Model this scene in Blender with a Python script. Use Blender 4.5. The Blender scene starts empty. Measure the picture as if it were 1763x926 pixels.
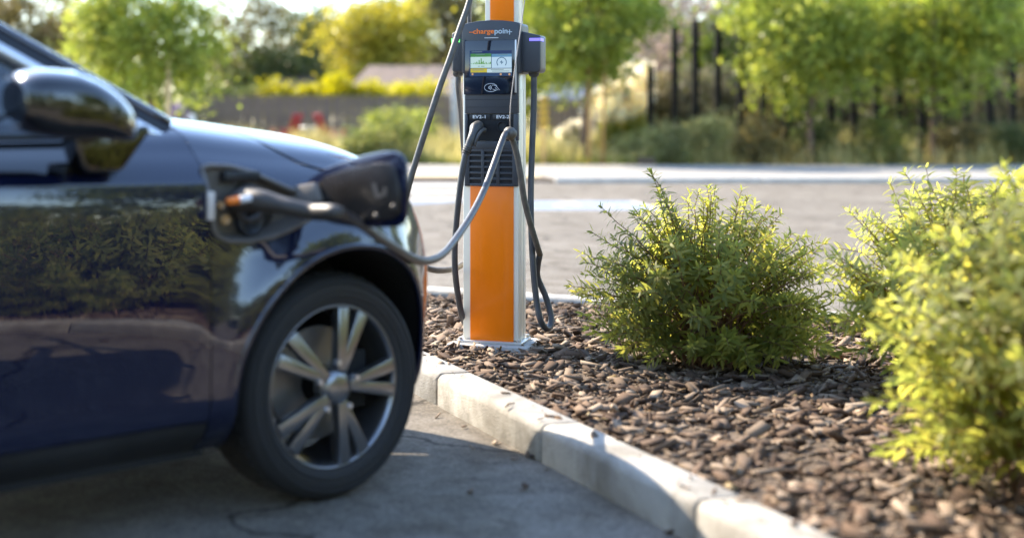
import bpy, bmesh, math, random
import numpy as np
from mathutils import Matrix, Vector
from mathutils.geometry import delaunay_2d_cdt
C = bpy.context.scene
COL = C.collection
R = math.radians
rng = np.random.default_rng(7)
random.seed(7)

# ------------------------------------------------------------------ camera
FPX, CX, CY, H = 2400.0, 600.0, 205.0, 1.16      # focal length and principal point in photo pixels, eye height
cd = bpy.data.cameras.new("camera"); cam = bpy.data.objects.new("camera", cd); COL.objects.link(cam)
cam.location = (0, 0, H); cam.rotation_euler = (R(90), 0, 0)
cd.sensor_width = 36; cd.lens = FPX / 1763 * 36
cd.shift_x = (881.5 - CX) / 1763; cd.shift_y = -(463 - CY) / 1763
cd.clip_start = 0.05; cd.clip_end = 2000
cd.dof.use_dof = True; cd.dof.focus_distance = 6.44; cd.dof.aperture_fstop = 1.08; cd.dof.aperture_blades = 9
C.camera = cam
# ------------------------------------------------------------------ light
SUN_EL, SUN_AZ = 38.0, -44.0        # azimuth from +Y (view direction) towards +X
w = bpy.data.worlds.new("World"); C.world = w; w.use_nodes = True
nt = w.node_tree
sky = nt.nodes.new('ShaderNodeTexSky'); sky.sky_type = 'NISHITA'; sky.sun_disc = False
sky.sun_elevation = R(SUN_EL); sky.sun_rotation = R(SUN_AZ); sky.air_density = 1.0; sky.dust_density = .4; sky.ozone_density = 1.5
bgn = nt.nodes['Background']; bgn.inputs[1].default_value = 0.15
nt.links.new(sky.outputs[0], bgn.inputs[0])
ld = bpy.data.lights.new("sun", 'SUN'); ld.energy = 3.5; ld.angle = R(0.5); ld.color = (1.0, 0.87, 0.69)
sun = bpy.data.objects.new("sun", ld); COL.objects.link(sun)
sd = Vector((math.sin(R(SUN_AZ)) * math.cos(R(SUN_EL)), math.cos(R(SUN_AZ)) * math.cos(R(SUN_EL)), math.sin(R(SUN_EL))))
sun.rotation_euler = sd.to_track_quat('Z', 'Y').to_euler(); sun.location = (0, 0, 30)
C.view_settings.view_transform = 'Standard'; C.view_settings.look = 'None'
C.view_settings.exposure = 2.12; C.view_settings.gamma = 1
C.cycles.max_bounces = 8; C.cycles.transparent_max_bounces = 8; C.cycles.use_denoising = True
C.cycles.sample_clamp_indirect = 6.0

# ------------------------------------------------------------------ helpers
def W(px, py, Y):
    return ((px - CX) / FPX * Y, Y, H - (py - CY) / FPX * Y)
def mat(name, col=(.5, .5, .5), rough=.6, metal=0., coat=0., bump=0., bscale=50., var=0., vscale=8., spec=.5, emis=None, estr=1.0, col2=None, detail=4):
    m = bpy.data.materials.new(name); m.use_nodes = True
    t = m.node_tree; b = t.nodes['Principled BSDF']
    b.inputs['Base Color'].default_value = (*col, 1); b.inputs['Roughness'].default_value = rough
    b.inputs['Metallic'].default_value = metal; b.inputs['Coat Weight'].default_value = coat
    b.inputs['Coat Roughness'].default_value = .04
    b.inputs['Specular IOR Level'].default_value = spec
    if emis:
        b.inputs['Emission Color'].default_value = (*emis, 1); b.inputs['Emission Strength'].default_value = estr
    tc = t.nodes.new('ShaderNodeTexCoord')
    if var or col2:
        n = t.nodes.new('ShaderNodeTexNoise'); n.inputs['Scale'].default_value = vscale; n.inputs['Detail'].default_value = detail
        t.links.new(tc.outputs['Object'], n.inputs['Vector'])
        r = t.nodes.new('ShaderNodeValToRGB')
        c2 = col2 or tuple(min(1, c * (1 + var)) for c in col); c1 = col if col2 else tuple(c * (1 - var) for c in col)
        r.color_ramp.elements[0].position = .3; r.color_ramp.elements[1].position = .7
        r.color_ramp.elements[0].color = (*c1, 1); r.color_ramp.elements[1].color = (*c2, 1)
        t.links.new(n.outputs[0], r.inputs[0]); t.links.new(r.outputs[0], b.inputs['Base Color'])
    if bump:
        n2 = t.nodes.new('ShaderNodeTexNoise'); n2.inputs['Scale'].default_value = bscale; n2.inputs['Detail'].default_value = 6
        t.links.new(tc.outputs['Object'], n2.inputs['Vector'])
        bp = t.nodes.new('ShaderNodeBump'); bp.inputs['Strength'].default_value = bump; bp.inputs['Distance'].default_value = .01
        t.links.new(n2.outputs[0], bp.inputs['Height']); t.links.new(bp.outputs[0], b.inputs['Normal'])
    return m
def leafmat(name, c1, c2, c3, trans=.45, rough=.5):
    m = bpy.data.materials.new(name); m.use_nodes = True; t = m.node_tree; b = t.nodes['Principled BSDF']
    g = t.nodes.new('ShaderNodeNewGeometry'); r = t.nodes.new('ShaderNodeValToRGB')
    r.color_ramp.elements[0].color = (*c1, 1); r.color_ramp.elements[1].color = (*c3, 1)
    e = r.color_ramp.elements.new(.5); e.color = (*c2, 1)
    t.links.new(g.outputs['Random Per Island'], r.inputs[0])
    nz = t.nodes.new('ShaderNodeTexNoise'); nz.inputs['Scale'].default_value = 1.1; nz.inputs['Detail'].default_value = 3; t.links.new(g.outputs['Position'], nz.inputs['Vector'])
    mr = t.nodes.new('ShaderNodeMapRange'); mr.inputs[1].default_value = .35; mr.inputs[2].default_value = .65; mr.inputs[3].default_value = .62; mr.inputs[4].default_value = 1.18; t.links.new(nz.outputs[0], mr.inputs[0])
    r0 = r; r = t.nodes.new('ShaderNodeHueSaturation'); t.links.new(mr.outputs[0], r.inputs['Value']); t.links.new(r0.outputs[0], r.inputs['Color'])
    t.links.new(r.outputs[0], b.inputs['Base Color'])
    b.inputs['Roughness'].default_value = rough; b.inputs['Specular IOR Level'].default_value = .35
    tr = t.nodes.new('ShaderNodeBsdfTranslucent'); mx = t.nodes.new('ShaderNodeMixShader'); mx.inputs[0].default_value = trans
    hs = t.nodes.new('ShaderNodeHueSaturation'); hs.inputs['Hue'].default_value = .485; hs.inputs['Saturation'].default_value = 1.1; hs.inputs['Value'].default_value = 1.7
    t.links.new(r.outputs[0], hs.inputs['Color']); t.links.new(hs.outputs[0], tr.inputs[0])
    t.links.new(b.outputs[0], mx.inputs[1]); t.links.new(tr.outputs[0], mx.inputs[2])
    t.links.new(mx.outputs[0], t.nodes['Material Output'].inputs[0])
    return m
def tag(o, label=None, cat=None, group=None, kind=None):
    if label: o['label'] = label
    if cat: o['category'] = cat
    if group: o['group'] = group
    if kind: o['kind'] = kind
    return o
def thing(name, label, cat, loc=(0, 0, 0), rz=0, group=None):
    o = bpy.data.objects.new(name, None); COL.objects.link(o); o.empty_display_size = .2
    o.location = loc; o.rotation_euler = (0, 0, rz)
    return tag(o, label, cat, group)
def link(name, me, m, parent=None, smooth=False):
    o = bpy.data.objects.new(name, me); COL.objects.link(o)
    if m and not me.materials: me.materials.append(m)
    if parent: o.parent = parent
    if smooth: me.shade_smooth()
    return o
class MB:
    def __init__(s): s.v = []; s.f = []
    def add(s, v, f, M=None):
        n = len(s.v)
        s.v += [tuple(M @ Vector(p)) if M else tuple(p) for p in v]
        s.f += [tuple(i + n for i in q) for q in f]; return s
    def box(s, x0, x1, y0, y1, z0, z1, M=None):
        return s.add([(x, y, z) for z in (z0, z1) for y in (y0, y1) for x in (x0, x1)],
                     [(0, 2, 3, 1), (4, 5, 7, 6), (0, 1, 5, 4), (1, 3, 7, 5), (3, 2, 6, 7), (2, 0, 4, 6)], M)
    def prism(s, poly, a0, a1, axis='y', M=None):       # polygon in the plane across axis, extruded along axis
        def P(u, v, a): return (u, a, v) if axis == 'y' else ((a, u, v) if axis == 'x' else (u, v, a))
        n = len(poly)
        v = [P(u, q, a0) for u, q in poly] + [P(u, q, a1) for u, q in poly]
        f = [tuple(range(n)), tuple(range(2 * n - 1, n - 1, -1))] + [(i, i + n, (i + 1) % n + n, (i + 1) % n) for i in range(n)]
        return s.add(v, f, M)
    def tube(s, pts, r, n=10, cap=True):
        pts = [Vector(p) for p in pts]; k = len(pts)
        rs = r if hasattr(r, '__len__') else [r] * k
        T = [(pts[min(i + 1, k - 1)] - pts[max(i - 1, 0)]).normalized() for i in range(k)]
        up = Vector((0, 0, 1)) if abs(T[0].z) < .9 else Vector((1, 0, 0))
        N = (up - T[0] * up.dot(T[0])).normalized(); vv = []
        for i in range(k):
            N = (N - T[i] * N.dot(T[i])).normalized(); B = T[i].cross(N)
            for j in range(n):
                a = 2 * math.pi * j / n
                vv.append(pts[i] + (N * math.cos(a) + B * math.sin(a)) * rs[i])
        ff = [(i * n + j, i * n + (j + 1) % n, (i + 1) * n + (j + 1) % n, (i + 1) * n + j) for i in range(k - 1) for j in range(n)]
        if cap: ff += [tuple(range(n - 1, -1, -1)), tuple(range((k - 1) * n, k * n))]
        return s.add(vv, ff)
    def lathe(s, prof, n=24, M=None):                    # (r, h) about local z
        k = len(prof)
        v = [(r * math.cos(2 * math.pi * j / n), r * math.sin(2 * math.pi * j / n), h) for r, h in prof for j in range(n)]
        f = [(i * n + j, i * n + (j + 1) % n, (i + 1) * n + (j + 1) % n, (i + 1) * n + j) for i in range(k - 1) for j in range(n)]
        return s.add(v, f, M)
    def build(s, name, m, parent=None, smooth=False, bevel=0, seg=2, fix=True, angle=None):
        me = bpy.data.meshes.new(name); me.from_pydata(s.v, [], s.f)
        if fix or bevel:
            bm = bmesh.new(); bm.from_mesh(me)
            bmesh.ops.remove_doubles(bm, verts=bm.verts, dist=1e-6)
            bmesh.ops.recalc_face_normals(bm, faces=bm.faces)
            if bevel:
                es = [e for e in bm.edges if len(e.link_faces) == 2 and e.calc_face_angle(0) > .5]
                bmesh.ops.bevel(bm, geom=es, offset=bevel, segments=seg, affect='EDGES', clamp_overlap=True, profile=.5)
            bm.to_mesh(me); bm.free()
        o = link(name, me, m, parent, smooth)
        if angle or bevel: me.shade_smooth(); me.set_sharp_from_angle(angle=angle or R(35))
        return o
def spline(pts, step=.02):
    P = np.array(pts, float); P = np.vstack([2 * P[0] - P[1], P, 2 * P[-1] - P[-2]]); out = []
    for i in range(1, len(P) - 2):
        L = np.linalg.norm(P[i + 1] - P[i]); n = max(2, int(L / step))
        for t in np.linspace(0, 1, n, endpoint=False):
            a, b, c, d = P[i - 1:i + 3]
            out.append(.5 * (2 * b + (c - a) * t + (2 * a - 5 * b + 4 * c - d) * t * t + (3 * b - a - 3 * c + d) * t ** 3))
    out.append(P[-2]); return out
def arrays(name, V, F, m, parent=None, smooth=False):     # fast mesh from numpy arrays, F (n,3) or (n,4)
    me = bpy.data.meshes.new(name); k = F.shape[1]
    me.vertices.add(len(V)); me.vertices.foreach_set('co', V.astype(np.float32).ravel())
    me.loops.add(F.size); me.loops.foreach_set('vertex_index', F.astype(np.int32).ravel())
    me.polygons.add(len(F)); me.polygons.foreach_set('loop_start', np.arange(0, F.size, k, dtype=np.int32))
    me.update(calc_edges=True); me.validate()
    return link(name, me, m, parent, smooth)
def text_mesh(name, s, x0, x1, z0, z1, y, m, parent, bold=0., depth=.0012):   # text in the x-z plane, filling the given box, facing -y
    cu = bpy.data.curves.new(name, 'FONT'); cu.body = s; cu.offset = bold; cu.extrude = .02; cu.resolution_u = 6
    t = bpy.data.objects.new(name, cu); COL.objects.link(t)
    dg = bpy.context.evaluated_depsgraph_get(); me = bpy.data.meshes.new_from_object(t.evaluated_get(dg))
    bpy.data.objects.remove(t); bpy.data.curves.remove(cu)
    V = np.array([v.co[:] for v in me.vertices]); lo, hi = V.min(0), V.max(0)
    for v, c in zip(me.vertices, V):
        u = (c - lo) / np.maximum(hi - lo, 1e-6)
        v.co = (x0 + u[0] * (x1 - x0), y - (u[2]) * depth, z0 + u[1] * (z1 - z0))
    me.materials.clear(); me.update()
    return link(name, me, m, parent)
def copy_tree(o, parent=None):
    c = o.copy(); COL.objects.link(c)
    if parent: c.parent = parent
    for ch in list(o.children): copy_tree(ch, c)
    return c

# ------------------------------------------------------------------ materials
def asphalt_mat():
    m = mat('asphalt', (.20, .19, .178), .9, bump=.35, bscale=260, spec=.12)
    t = m.node_tree; b = t.nodes['Principled BSDF']; tc = t.nodes.new('ShaderNodeTexCoord')
    n1 = t.nodes.new('ShaderNodeTexNoise'); n1.inputs['Scale'].default_value = .7; n1.inputs['Detail'].default_value = 6
    n2 = t.nodes.new('ShaderNodeTexVoronoi'); n2.inputs['Scale'].default_value = 110
    n3 = t.nodes.new('ShaderNodeTexNoise'); n3.inputs['Scale'].default_value = 9; n3.inputs['Detail'].default_value = 8; n3.inputs['Roughness'].default_value = .7
    for n in (n1, n2, n3): t.links.new(tc.outputs['Object'], n.inputs['Vector'])
    r = t.nodes.new('ShaderNodeValToRGB'); r.color_ramp.elements[0].color = (.160, .143, .122, 1); r.color_ramp.elements[1].color = (.23, .208, .178, 1)
    r.color_ramp.elements[0].position = .3; r.color_ramp.elements[1].position = .7
    t.links.new(n1.outputs[0], r.inputs[0])
    r2 = t.nodes.new('ShaderNodeValToRGB'); r2.color_ramp.elements[0].color = (.55, .55, .55, 1); r2.color_ramp.elements[1].color = (1.35, 1.33, 1.3, 1)
    t.links.new(n2.outputs['Color'], r2.inputs[0])
    r3 = t.nodes.new('ShaderNodeValToRGB'); r3.color_ramp.elements[0].color = (.8, .8, .8, 1); r3.color_ramp.elements[1].color = (1.12, 1.12, 1.1, 1)
    r3.color_ramp.elements[0].position = .35; r3.color_ramp.elements[1].position = .65
    t.links.new(n3.outputs[0], r3.inputs[0])
    for src in (r2, r3):
        mx = t.nodes.new('ShaderNodeMix'); mx.data_type = 'RGBA'; mx.blend_type = 'MULTIPLY'; mx.inputs[0].default_value = .8
        t.links.new(r.outputs[0] if src is r2 else prev.outputs[2], mx.inputs[6]); t.links.new(src.outputs[0], mx.inputs[7]); prev = mx
    t.links.new(prev.outputs[2], b.inputs['Base Color'])
    return m
M_ASPH = asphalt_mat()
def weather(m, amount=.55, crack=0.):
    t = m.node_tree; b = t.nodes['Principled BSDF']; tc = t.nodes.new('ShaderNodeTexCoord')
    src = b.inputs['Base Color'].links[0].from_socket
    def mul(src, fac_sock, lo, hi, p0, p1):
        r = t.nodes.new('ShaderNodeValToRGB'); r.color_ramp.elements[0].position = p0; r.color_ramp.elements[1].position = p1
        r.color_ramp.elements[0].color = (*lo, 1); r.color_ramp.elements[1].color = (*hi, 1); t.links.new(fac_sock, r.inputs[0])
        x = t.nodes.new('ShaderNodeMix'); x.data_type = 'RGBA'; x.blend_type = 'MULTIPLY'; x.inputs[0].default_value = 1
        t.links.new(src, x.inputs[6]); t.links.new(r.outputs[0], x.inputs[7]); return x.outputs[2]
    n = t.nodes.new('ShaderNodeTexNoise'); n.inputs['Scale'].default_value = 3.1; n.inputs['Detail'].default_value = 9; n.inputs['Roughness'].default_value = .72; n.inputs['Distortion'].default_value = .6
    geo = t.nodes.new('ShaderNodeNewGeometry'); t.links.new(geo.outputs['Position'], n.inputs['Vector'])
    k = 1 - amount
    src = mul(src, n.outputs[0], (k, k * .96, k * .9), (1, 1, 1), .38, .56)
    v = t.nodes.new('ShaderNodeTexVoronoi'); v.inputs['Scale'].default_value = 95; t.links.new(geo.outputs['Position'], v.inputs['Vector'])
    src = mul(src, v.outputs['Distance'], (.55, .53, .5), (1, 1, 1), .10, .22)
    if crack:
        n2 = t.nodes.new('ShaderNodeTexNoise'); n2.inputs['Scale'].default_value = 2.3; n2.inputs['Detail'].default_value = 6; t.links.new(geo.outputs['Position'], n2.inputs['Vector'])
        ad = t.nodes.new('ShaderNodeMix'); ad.data_type = 'RGBA'; ad.blend_type = 'ADD'; ad.inputs[0].default_value = .55
        t.links.new(geo.outputs['Position'], ad.inputs[6]); t.links.new(n2.outputs['Color'], ad.inputs[7])
        c = t.nodes.new('ShaderNodeTexVoronoi'); c.feature = 'DISTANCE_TO_EDGE'; c.inputs['Scale'].default_value = .55; t.links.new(ad.outputs[2], c.inputs['Vector'])
        src = mul(src, c.outputs['Distance'], (crack, crack, crack), (1, 1, 1), .004, .009)
    t.links.new(src, b.inputs['Base Color'])
weather(M_ASPH, .34, .4)
M_CONC = mat('concrete', (.42, .40, .365), .85, bump=.25, bscale=120, var=.16, vscale=5, detail=9)
M_KERB = mat('kerb_concrete', (.40, .375, .33), .9, bump=.5, bscale=140, var=.14, vscale=7, detail=9); weather(M_KERB, .42)
M_WALK = mat('sidewalk_concrete', (.26, .24, .213), .85, bump=.1, bscale=60, var=.08, vscale=2)
M_SOIL = mat('soil', (.10, .07, .045), .95, bump=.8, bscale=40, var=.4, vscale=14)
M_MULCH = leafmat('bark_mulch', (.05, .028, .016), (.125, .078, .048), (.29, .22, .155), trans=.0, rough=.9)
M_REDM = mat('red_mulch', (.22, .12, .07), .95, bump=.8, bscale=20, var=.35, vscale=10)
M_MEADOW = mat('meadow_soil', (.22, .19, .09), .95, bump=.6, bscale=8, var=.3, vscale=2)
M_LINE = mat('line_paint', (.40, .375, .33), .7, bump=.2, bscale=200, var=.1, vscale=12, detail=8)
M_BLUEP = mat('blue_paint', (.17, .22, .30), .7, bump=.2, bscale=200, var=.15, vscale=12, detail=8)
M_YELP = mat('yellow_paving', (.70, .56, .30), .8, bump=.3, bscale=90, var=.1, vscale=6)
M_WHITE = mat('white_metal', (.88, .81, .66), .38, metal=0, coat=.15, bump=.03, bscale=300, var=.03, vscale=3)
M_ORANGE = mat('orange_panel', (.95, .205, .001), .4, coat=.12, var=.03, vscale=5, spec=.3)
def streaks(m):
    t = m.node_tree; b = t.nodes['Principled BSDF']; tc = t.nodes.new('ShaderNodeTexCoord'); mp = t.nodes.new('ShaderNodeMapping'); mp.inputs['Scale'].default_value = (38, 38, 1.6)
    n = t.nodes.new('ShaderNodeTexNoise'); n.inputs['Scale'].default_value = 1; n.inputs['Detail'].default_value = 7; n.inputs['Roughness'].default_value = .7
    t.links.new(tc.outputs['Object'], mp.inputs[0]); t.links.new(mp.outputs[0], n.inputs['Vector'])
    r = t.nodes.new('ShaderNodeMapRange'); r.inputs[1].default_value = .35; r.inputs[2].default_value = .7; r.inputs[3].default_value = .28; r.inputs[4].default_value = .5
    t.links.new(n.outputs[0], r.inputs[0]); t.links.new(r.outputs[0], b.inputs['Roughness'])
    src = b.inputs['Base Color'].links[0].from_socket; q = t.nodes.new('ShaderNodeValToRGB'); q.color_ramp.elements[0].position = .60; q.color_ramp.elements[1].position = .80
    q.color_ramp.elements[0].color = (0, 0, 0, 1); q.color_ramp.elements[1].color = (.12, .12, .12, 1); t.links.new(n.outputs[0], q.inputs[0])
    x = t.nodes.new('ShaderNodeMix'); x.data_type = 'RGBA'; t.links.new(q.outputs[0], x.inputs[0]); t.links.new(src, x.inputs[6]); x.inputs[7].default_value = (.45, .33, .22, 1)
    t.links.new(x.outputs[2], b.inputs['Base Color'])
streaks(M_ORANGE); streaks(M_WHITE)
M_DARK = mat('dark_plastic', (.040, .044, .052), .42, bump=.12, bscale=900, var=.12, vscale=6)
M_DARK2 = mat('dark_plastic_recess', (.011, .012, .014), .55, bump=.1, bscale=700, spec=.25)
M_BLACK = mat('black_plastic', (.010, .010, .012), .45)
M_PORT2 = mat('port_recess_plastic', (.12, .105, .09), .38, var=.15, vscale=20)
M_GLASS = mat('screen_glass', (.006, .010, .018), .07, coat=.6)
M_TRIM = mat('pale_trim', (.62, .60, .56), .3, metal=.5)
M_CABLE = mat('cable_rubber', (.050, .050, .054), .46, bump=.1, bscale=160, var=.25, vscale=20, spec=.6)
M_CABLE2 = mat('dusty_cable_rubber', (.080, .070, .058), .52, bump=.12, bscale=160, var=.3, vscale=26, spec=.6)
M_PLUG = mat('plug_rubber', (.06, .058, .054), .5, bump=.15, bscale=120, var=.3, vscale=30)
M_CORD = mat('steel_cord', (.35, .30, .27), .45, metal=.5)
M_LOGO1 = mat('logo_orange', (.86, .19, .02), .5); M_LOGO2 = mat('logo_grey_blue', (.42, .50, .56), .5)
M_PRINT = mat('white_print', (.75, .76, .77), .5)
M_GREENL = mat('green_led', (.1, .5, .1), .4, emis=(.1, 1, .12), estr=.9)
M_BLUEL = mat('blue_led', (.2, .2, .6), .4, emis=(.16, .11, 1), estr=.36)
def scr(n, c, s=.2): return mat(n, tuple(x * .3 for x in c), .12, emis=c, estr=s * .33)
M_PAINT = mat('navy_car_paint', (.0022, .0052, .026), .34, metal=.12, coat=1.0, spec=.1)
M_PAINT.node_tree.nodes['Principled BSDF'].inputs['Coat IOR'].default_value = 1.75
M_PAINT.node_tree.nodes['Principled BSDF'].inputs['Coat Roughness'].default_value = .015
M_GLOSSB = mat('gloss_black', (.004, .004, .005), .06, coat=1.0)
M_SILL = mat('sill_plastic', (.018, .018, .019), .6, bump=.3, bscale=300, var=.3, vscale=6)
M_TYRE = mat('tyre_rubber', (.022, .021, .021), .75, bump=.3, bscale=80)
M_RIM = mat('rim_alloy', (.30, .30, .31), .28, metal=.9)
M_LINER = mat('wheel_liner', (.012, .012, .012), .85, bump=.4, bscale=40)
M_CGLASS = mat('car_glass', (.012, .018, .022), .03, coat=1.0, spec=.8)
M_SILVER = mat('satin_silver', (.70, .70, .72), .28, metal=.8)
M_PORT = mat('port_plastic', (.05, .043, .037), .5, var=.15, vscale=20)
M_FLAP = mat('flap_plastic', (.026, .022, .019), .24, var=.2, vscale=18)
M_MIRR = mat('mirror_glass', (.7, .72, .74), .02, metal=1)
M_BARK = mat('bark', (.11, .072, .05), .9, bump=.8, bscale=30, var=.3, vscale=12)
M_STAKE = mat('stake_wood', (.40, .24, .09), .8, bump=.3, bscale=30, var=.15, vscale=8)
M_STAKE2 = mat('pale_stake_wood', (.66, .46, .24), .8, bump=.3, bscale=30, var=.15, vscale=8)
M_FENCEW = mat('fence_wood', (.185, .14, .11), .85, bump=.4, bscale=20, var=.3, vscale=3)
M_POSTB = mat('black_steel', (.008, .008, .008), .8, spec=.15)

# ------------------------------------------------------------------ ground and paving
def sheet(name, poly, z, m, kind='structure', parent=None):
    me = bpy.data.meshes.new(name); me.from_pydata([(x, y, z) for x, y in poly], [], [tuple(range(len(poly)))])
    o = link(name, me, m, parent)
    if kind: o['kind'] = kind
    return o
M_EARTH = mat('dry_earth', (.20, .17, .10), .95, bump=.6, bscale=3, var=.3, vscale=.3)
sheet('ground', [(-400, -200), (400, -200), (400, 800), (-400, 800)], -.06, M_EARTH)
sheet('parking_lot', [(-60, -40), (60, -40), (60, 25.2), (-60, 25.2)], 0, M_ASPH)
# sidewalk of separate slabs with open joints, over a darker base
WZ = .09
sw = MB().box(-60, 60, 25.36, 32.6, -.05, WZ - .03).build('sidewalk', M_SOIL); sw['kind'] = 'structure'
def slab_row(y0, y1, x0, x1, step):
    x = x0
    while x < x1:
        MB().box(x + .01, min(x + step, x1) - .01, y0 + .01, y1 - .01, WZ - .12, WZ).build('slab', M_WALK, sw, bevel=.008, seg=1)
        x += step
for y0, y1 in ((28.0, 30.3), (30.3, 32.6)): slab_row(y0, y1, -21, 27, 3.0)
slab_row(25.4, 28.0, -21, .9, 3.0); slab_row(25.4, 28.0, 3.75, 27, 3.0)
kb = MB().box(-60, .9, 25.2, 25.36, -.05, .0).build('kerb', M_SOIL); kb['kind'] = 'structure'
for x0, x1 in [(i * 2.4 - 21, i * 2.4 - 18.6) for i in range(9)] + [(3.75, 5.6), (5.62, 7.5)] + [(7.5 + i * 2.4, 9.9 + i * 2.4) for i in range(7)]:
    if x1 > .6 and x0 < .9: x1 = .9
    MB().box(x0 + .006, x1 - .006, 25.22, 25.39, -.04, WZ + .002).build('kerbstone', M_CONC, kb, bevel=.015)
rp = MB().add([(.9, 25.2, .004), (3.75, 25.2, .004), (3.75, 28, WZ), (.9, 28, WZ)], [(0, 1, 2, 3)]).build('kerb_ramp', M_WALK); rp['kind'] = 'structure'
tp = MB()
tp.add([(1.0, 25.7, .026), (3.72, 25.7, .026), (3.72, 27.3, .074), (1.0, 27.3, .074)], [(0, 1, 2, 3)])
tp = tp.build('tactile_paving', M_YELP, rp)
# painted markings on the asphalt
def stripe(name, poly, m): return sheet(name, poly, .004, m)
for i, (ya, yb) in enumerate(((23.8, 25.1), (21.6, 22.65), (19.75, 20.6))):
    sl = .05
    stripe('hatch_stripe', [(.3, ya), (2.15, ya), (2.15, yb), (.3, yb)], M_LINE)
stripe('blue_line', [(.55, 18.6), (2.2, 20.05), (2.2, 20.5), (.55, 19.1)], M_BLUEP)
# faded accessible-parking square, white border and white wheelchair figure
ax0, ax1, ay0, ay1 = 2.25, 4.05, 17.6, 19.7
stripe('accessible_marking', [(ax0, ay0), (ax1, ay0), (ax1, ay1), (ax0, ay1)], M_LINE)
sq = sheet('blue_field', [(ax0 + .12, ay0 + .14), (ax1 - .12, ay0 + .14), (ax1 - .12, ay1 - .14), (ax0 + .12, ay1 - .14)], .008, M_BLUEP)
fg = MB(); z = .012; cx, cy = 3.12, 18.45
ring = [(cx + math.cos(a) * q, cy + math.sin(a) * q, z) for q in (.30, .42) for a in np.linspace(R(130), R(380), 19)]
fg.add(ring, [(i, i + 1, i + 20, i + 19) for i in range(18)])
fg.add([(cx - .12, cy + .1, z), (cx + .02, cy + .1, z), (cx - .02, cy + .75, z), (cx - .16, cy + .75, z)], [(0, 1, 2, 3)])
fg.add([(cx + .03, cy + .1, z), (cx + .5, cy + .1, z), (cx + .5, cy + .22, z), (cx + .03, cy + .22, z)], [(0, 1, 2, 3)])
fg.add([(cx + .5, cy - .35, z), (cx + .62, cy - .35, z), (cx + .5, cy + .22, z), (cx + .4, cy + .12, z)], [(0, 1, 2, 3)])
fg.add([(cx - .09 + math.cos(a) * .12, cy + .92 + math.sin(a) * .12, z) for a in np.linspace(0, 2 * math.pi, 12, endpoint=False)], [tuple(range(12))])
fgo = fg.build('wheelchair_figure', M_LINE, fix=False); fgo['kind'] = 'structure'
# planting bed round the charging station, with kerbstones
d1 = Vector((.30, -.954))
K0 = Vector((.42, 5.70))
front = [K0 - d1 * 2.9, K0 + d1 * 4.9]
backp = [Vector((-.45, 8.95)), Vector((.3, 8.60)), Vector((1.4, 8.02)), Vector((8.2, 4.6))]
bed = [front[0], front[1], Vector((8.2, .8)), *reversed(backp)]
soil = sheet('planting_bed', [(p.x, p.y) for p in bed], .085, M_SOIL)
kn = bpy.data.objects.new('bed_kerb', None); COL.objects.link(kn); kn['kind'] = 'structure'
def kerb_run(pts, wdt=.15, hh=.13, L=.92):
    for a, b in zip(pts, pts[1:]):
        d = (b - a); n = max(1, round(d.length / L)); ang = math.atan2(d.y, d.x)
        for i in range(n):
            p = a + d * (i / n); l = d.length / n
            prof = [(-wdt / 2, -.05), (wdt / 2, -.05), (wdt / 2, hh), (-wdt / 2 + .02, hh), (-wdt / 2, hh - .02)]
            M = Matrix.Translation((p.x, p.y, random.uniform(-.003, .003))) @ Matrix.Rotation(ang + random.uniform(-.003, .003), 4, 'Z')
            MB().prism([(u, v) for u, v in prof], .004, l - .004, 'x', M).build('kerbstone', M_KERB, kn, bevel=.012)
kerb_run(front); kerb_run([front[0] + Vector((.03, .10))] + backp)
# bark chips
def inbed(x, y):
    n = len(bed); c = False
    for i in range(n):
        a, b = bed[i], bed[i - 1]
        if (a.y > y) != (b.y > y) and x < (b.x - a.x) * (y - a.y) / (b.y - a.y) + a.x: c = not c
    return c
def box_chips(n, gen, smin, smax, name, m, kind='stuff', flat=.25):
    base = np.array([(x, y, z) for z in (-.5, .5) for y in (-.5, .5) for x in (-.5, .5)])
    bf = np.array([(0, 2, 3, 1), (4, 5, 7, 6), (0, 1, 5, 4), (1, 3, 7, 5), (3, 2, 6, 7), (2, 0, 4, 6)])
    V = []; F = []
    for i in range(n):
        p = gen(); s = smin * (smax / smin) ** (random.random() ** 1.35)
        M = np.array(Matrix.Rotation(random.uniform(0, 6.3), 3, 'Z') @ Matrix.Rotation(random.gauss(0, .35), 3, 'X') @ Matrix.Rotation(random.gauss(0, .3), 3, 'Y'))
        b = base * (s, s * random.uniform(.14, .5), s * flat * random.uniform(.35, 1)); b[:, 0] += np.where(b[:, 1] > 0, random.uniform(-.2, .2) * s, 0)
        V.append(b @ M.T + p); F.append(bf + 8 * i)
    o = arrays(name, np.vstack(V), np.vstack(F), m); o['kind'] = kind
    return o
def chipgen():
    while True:
        x, y = random.uniform(-.6, 3.6), random.uniform(2.2, 9)
        if inbed(x, y): return np.array((x, y, .09 + random.uniform(0, .018)))
box_chips(20000, chipgen, .010, .105, 'bark_chips', M_MULCH, flat=.2)
def spillgen():
    t = random.uniform(0, 7.2); o = random.gauss(0, .16); p = K0 - d1 * 2.2 + d1 * t + Vector((.954, .30)) * o
    return np.array((p.x, p.y, .134 if abs(o) < .075 else (.009 if o < 0 else .11)))
box_chips(260, spillgen, .008, .04, 'spilled_bark', M_MULCH, flat=.2)
M_DEAD = leafmat('dead_leaf', (.16, .09, .035), (.27, .17, .07), (.40, .30, .14), trans=.2)
def deadgen(): p = chipgen(); p[2] += .016; return p
box_chips(420, deadgen, .02, .045, 'fallen_leaves', M_DEAD, flat=.03)

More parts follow.
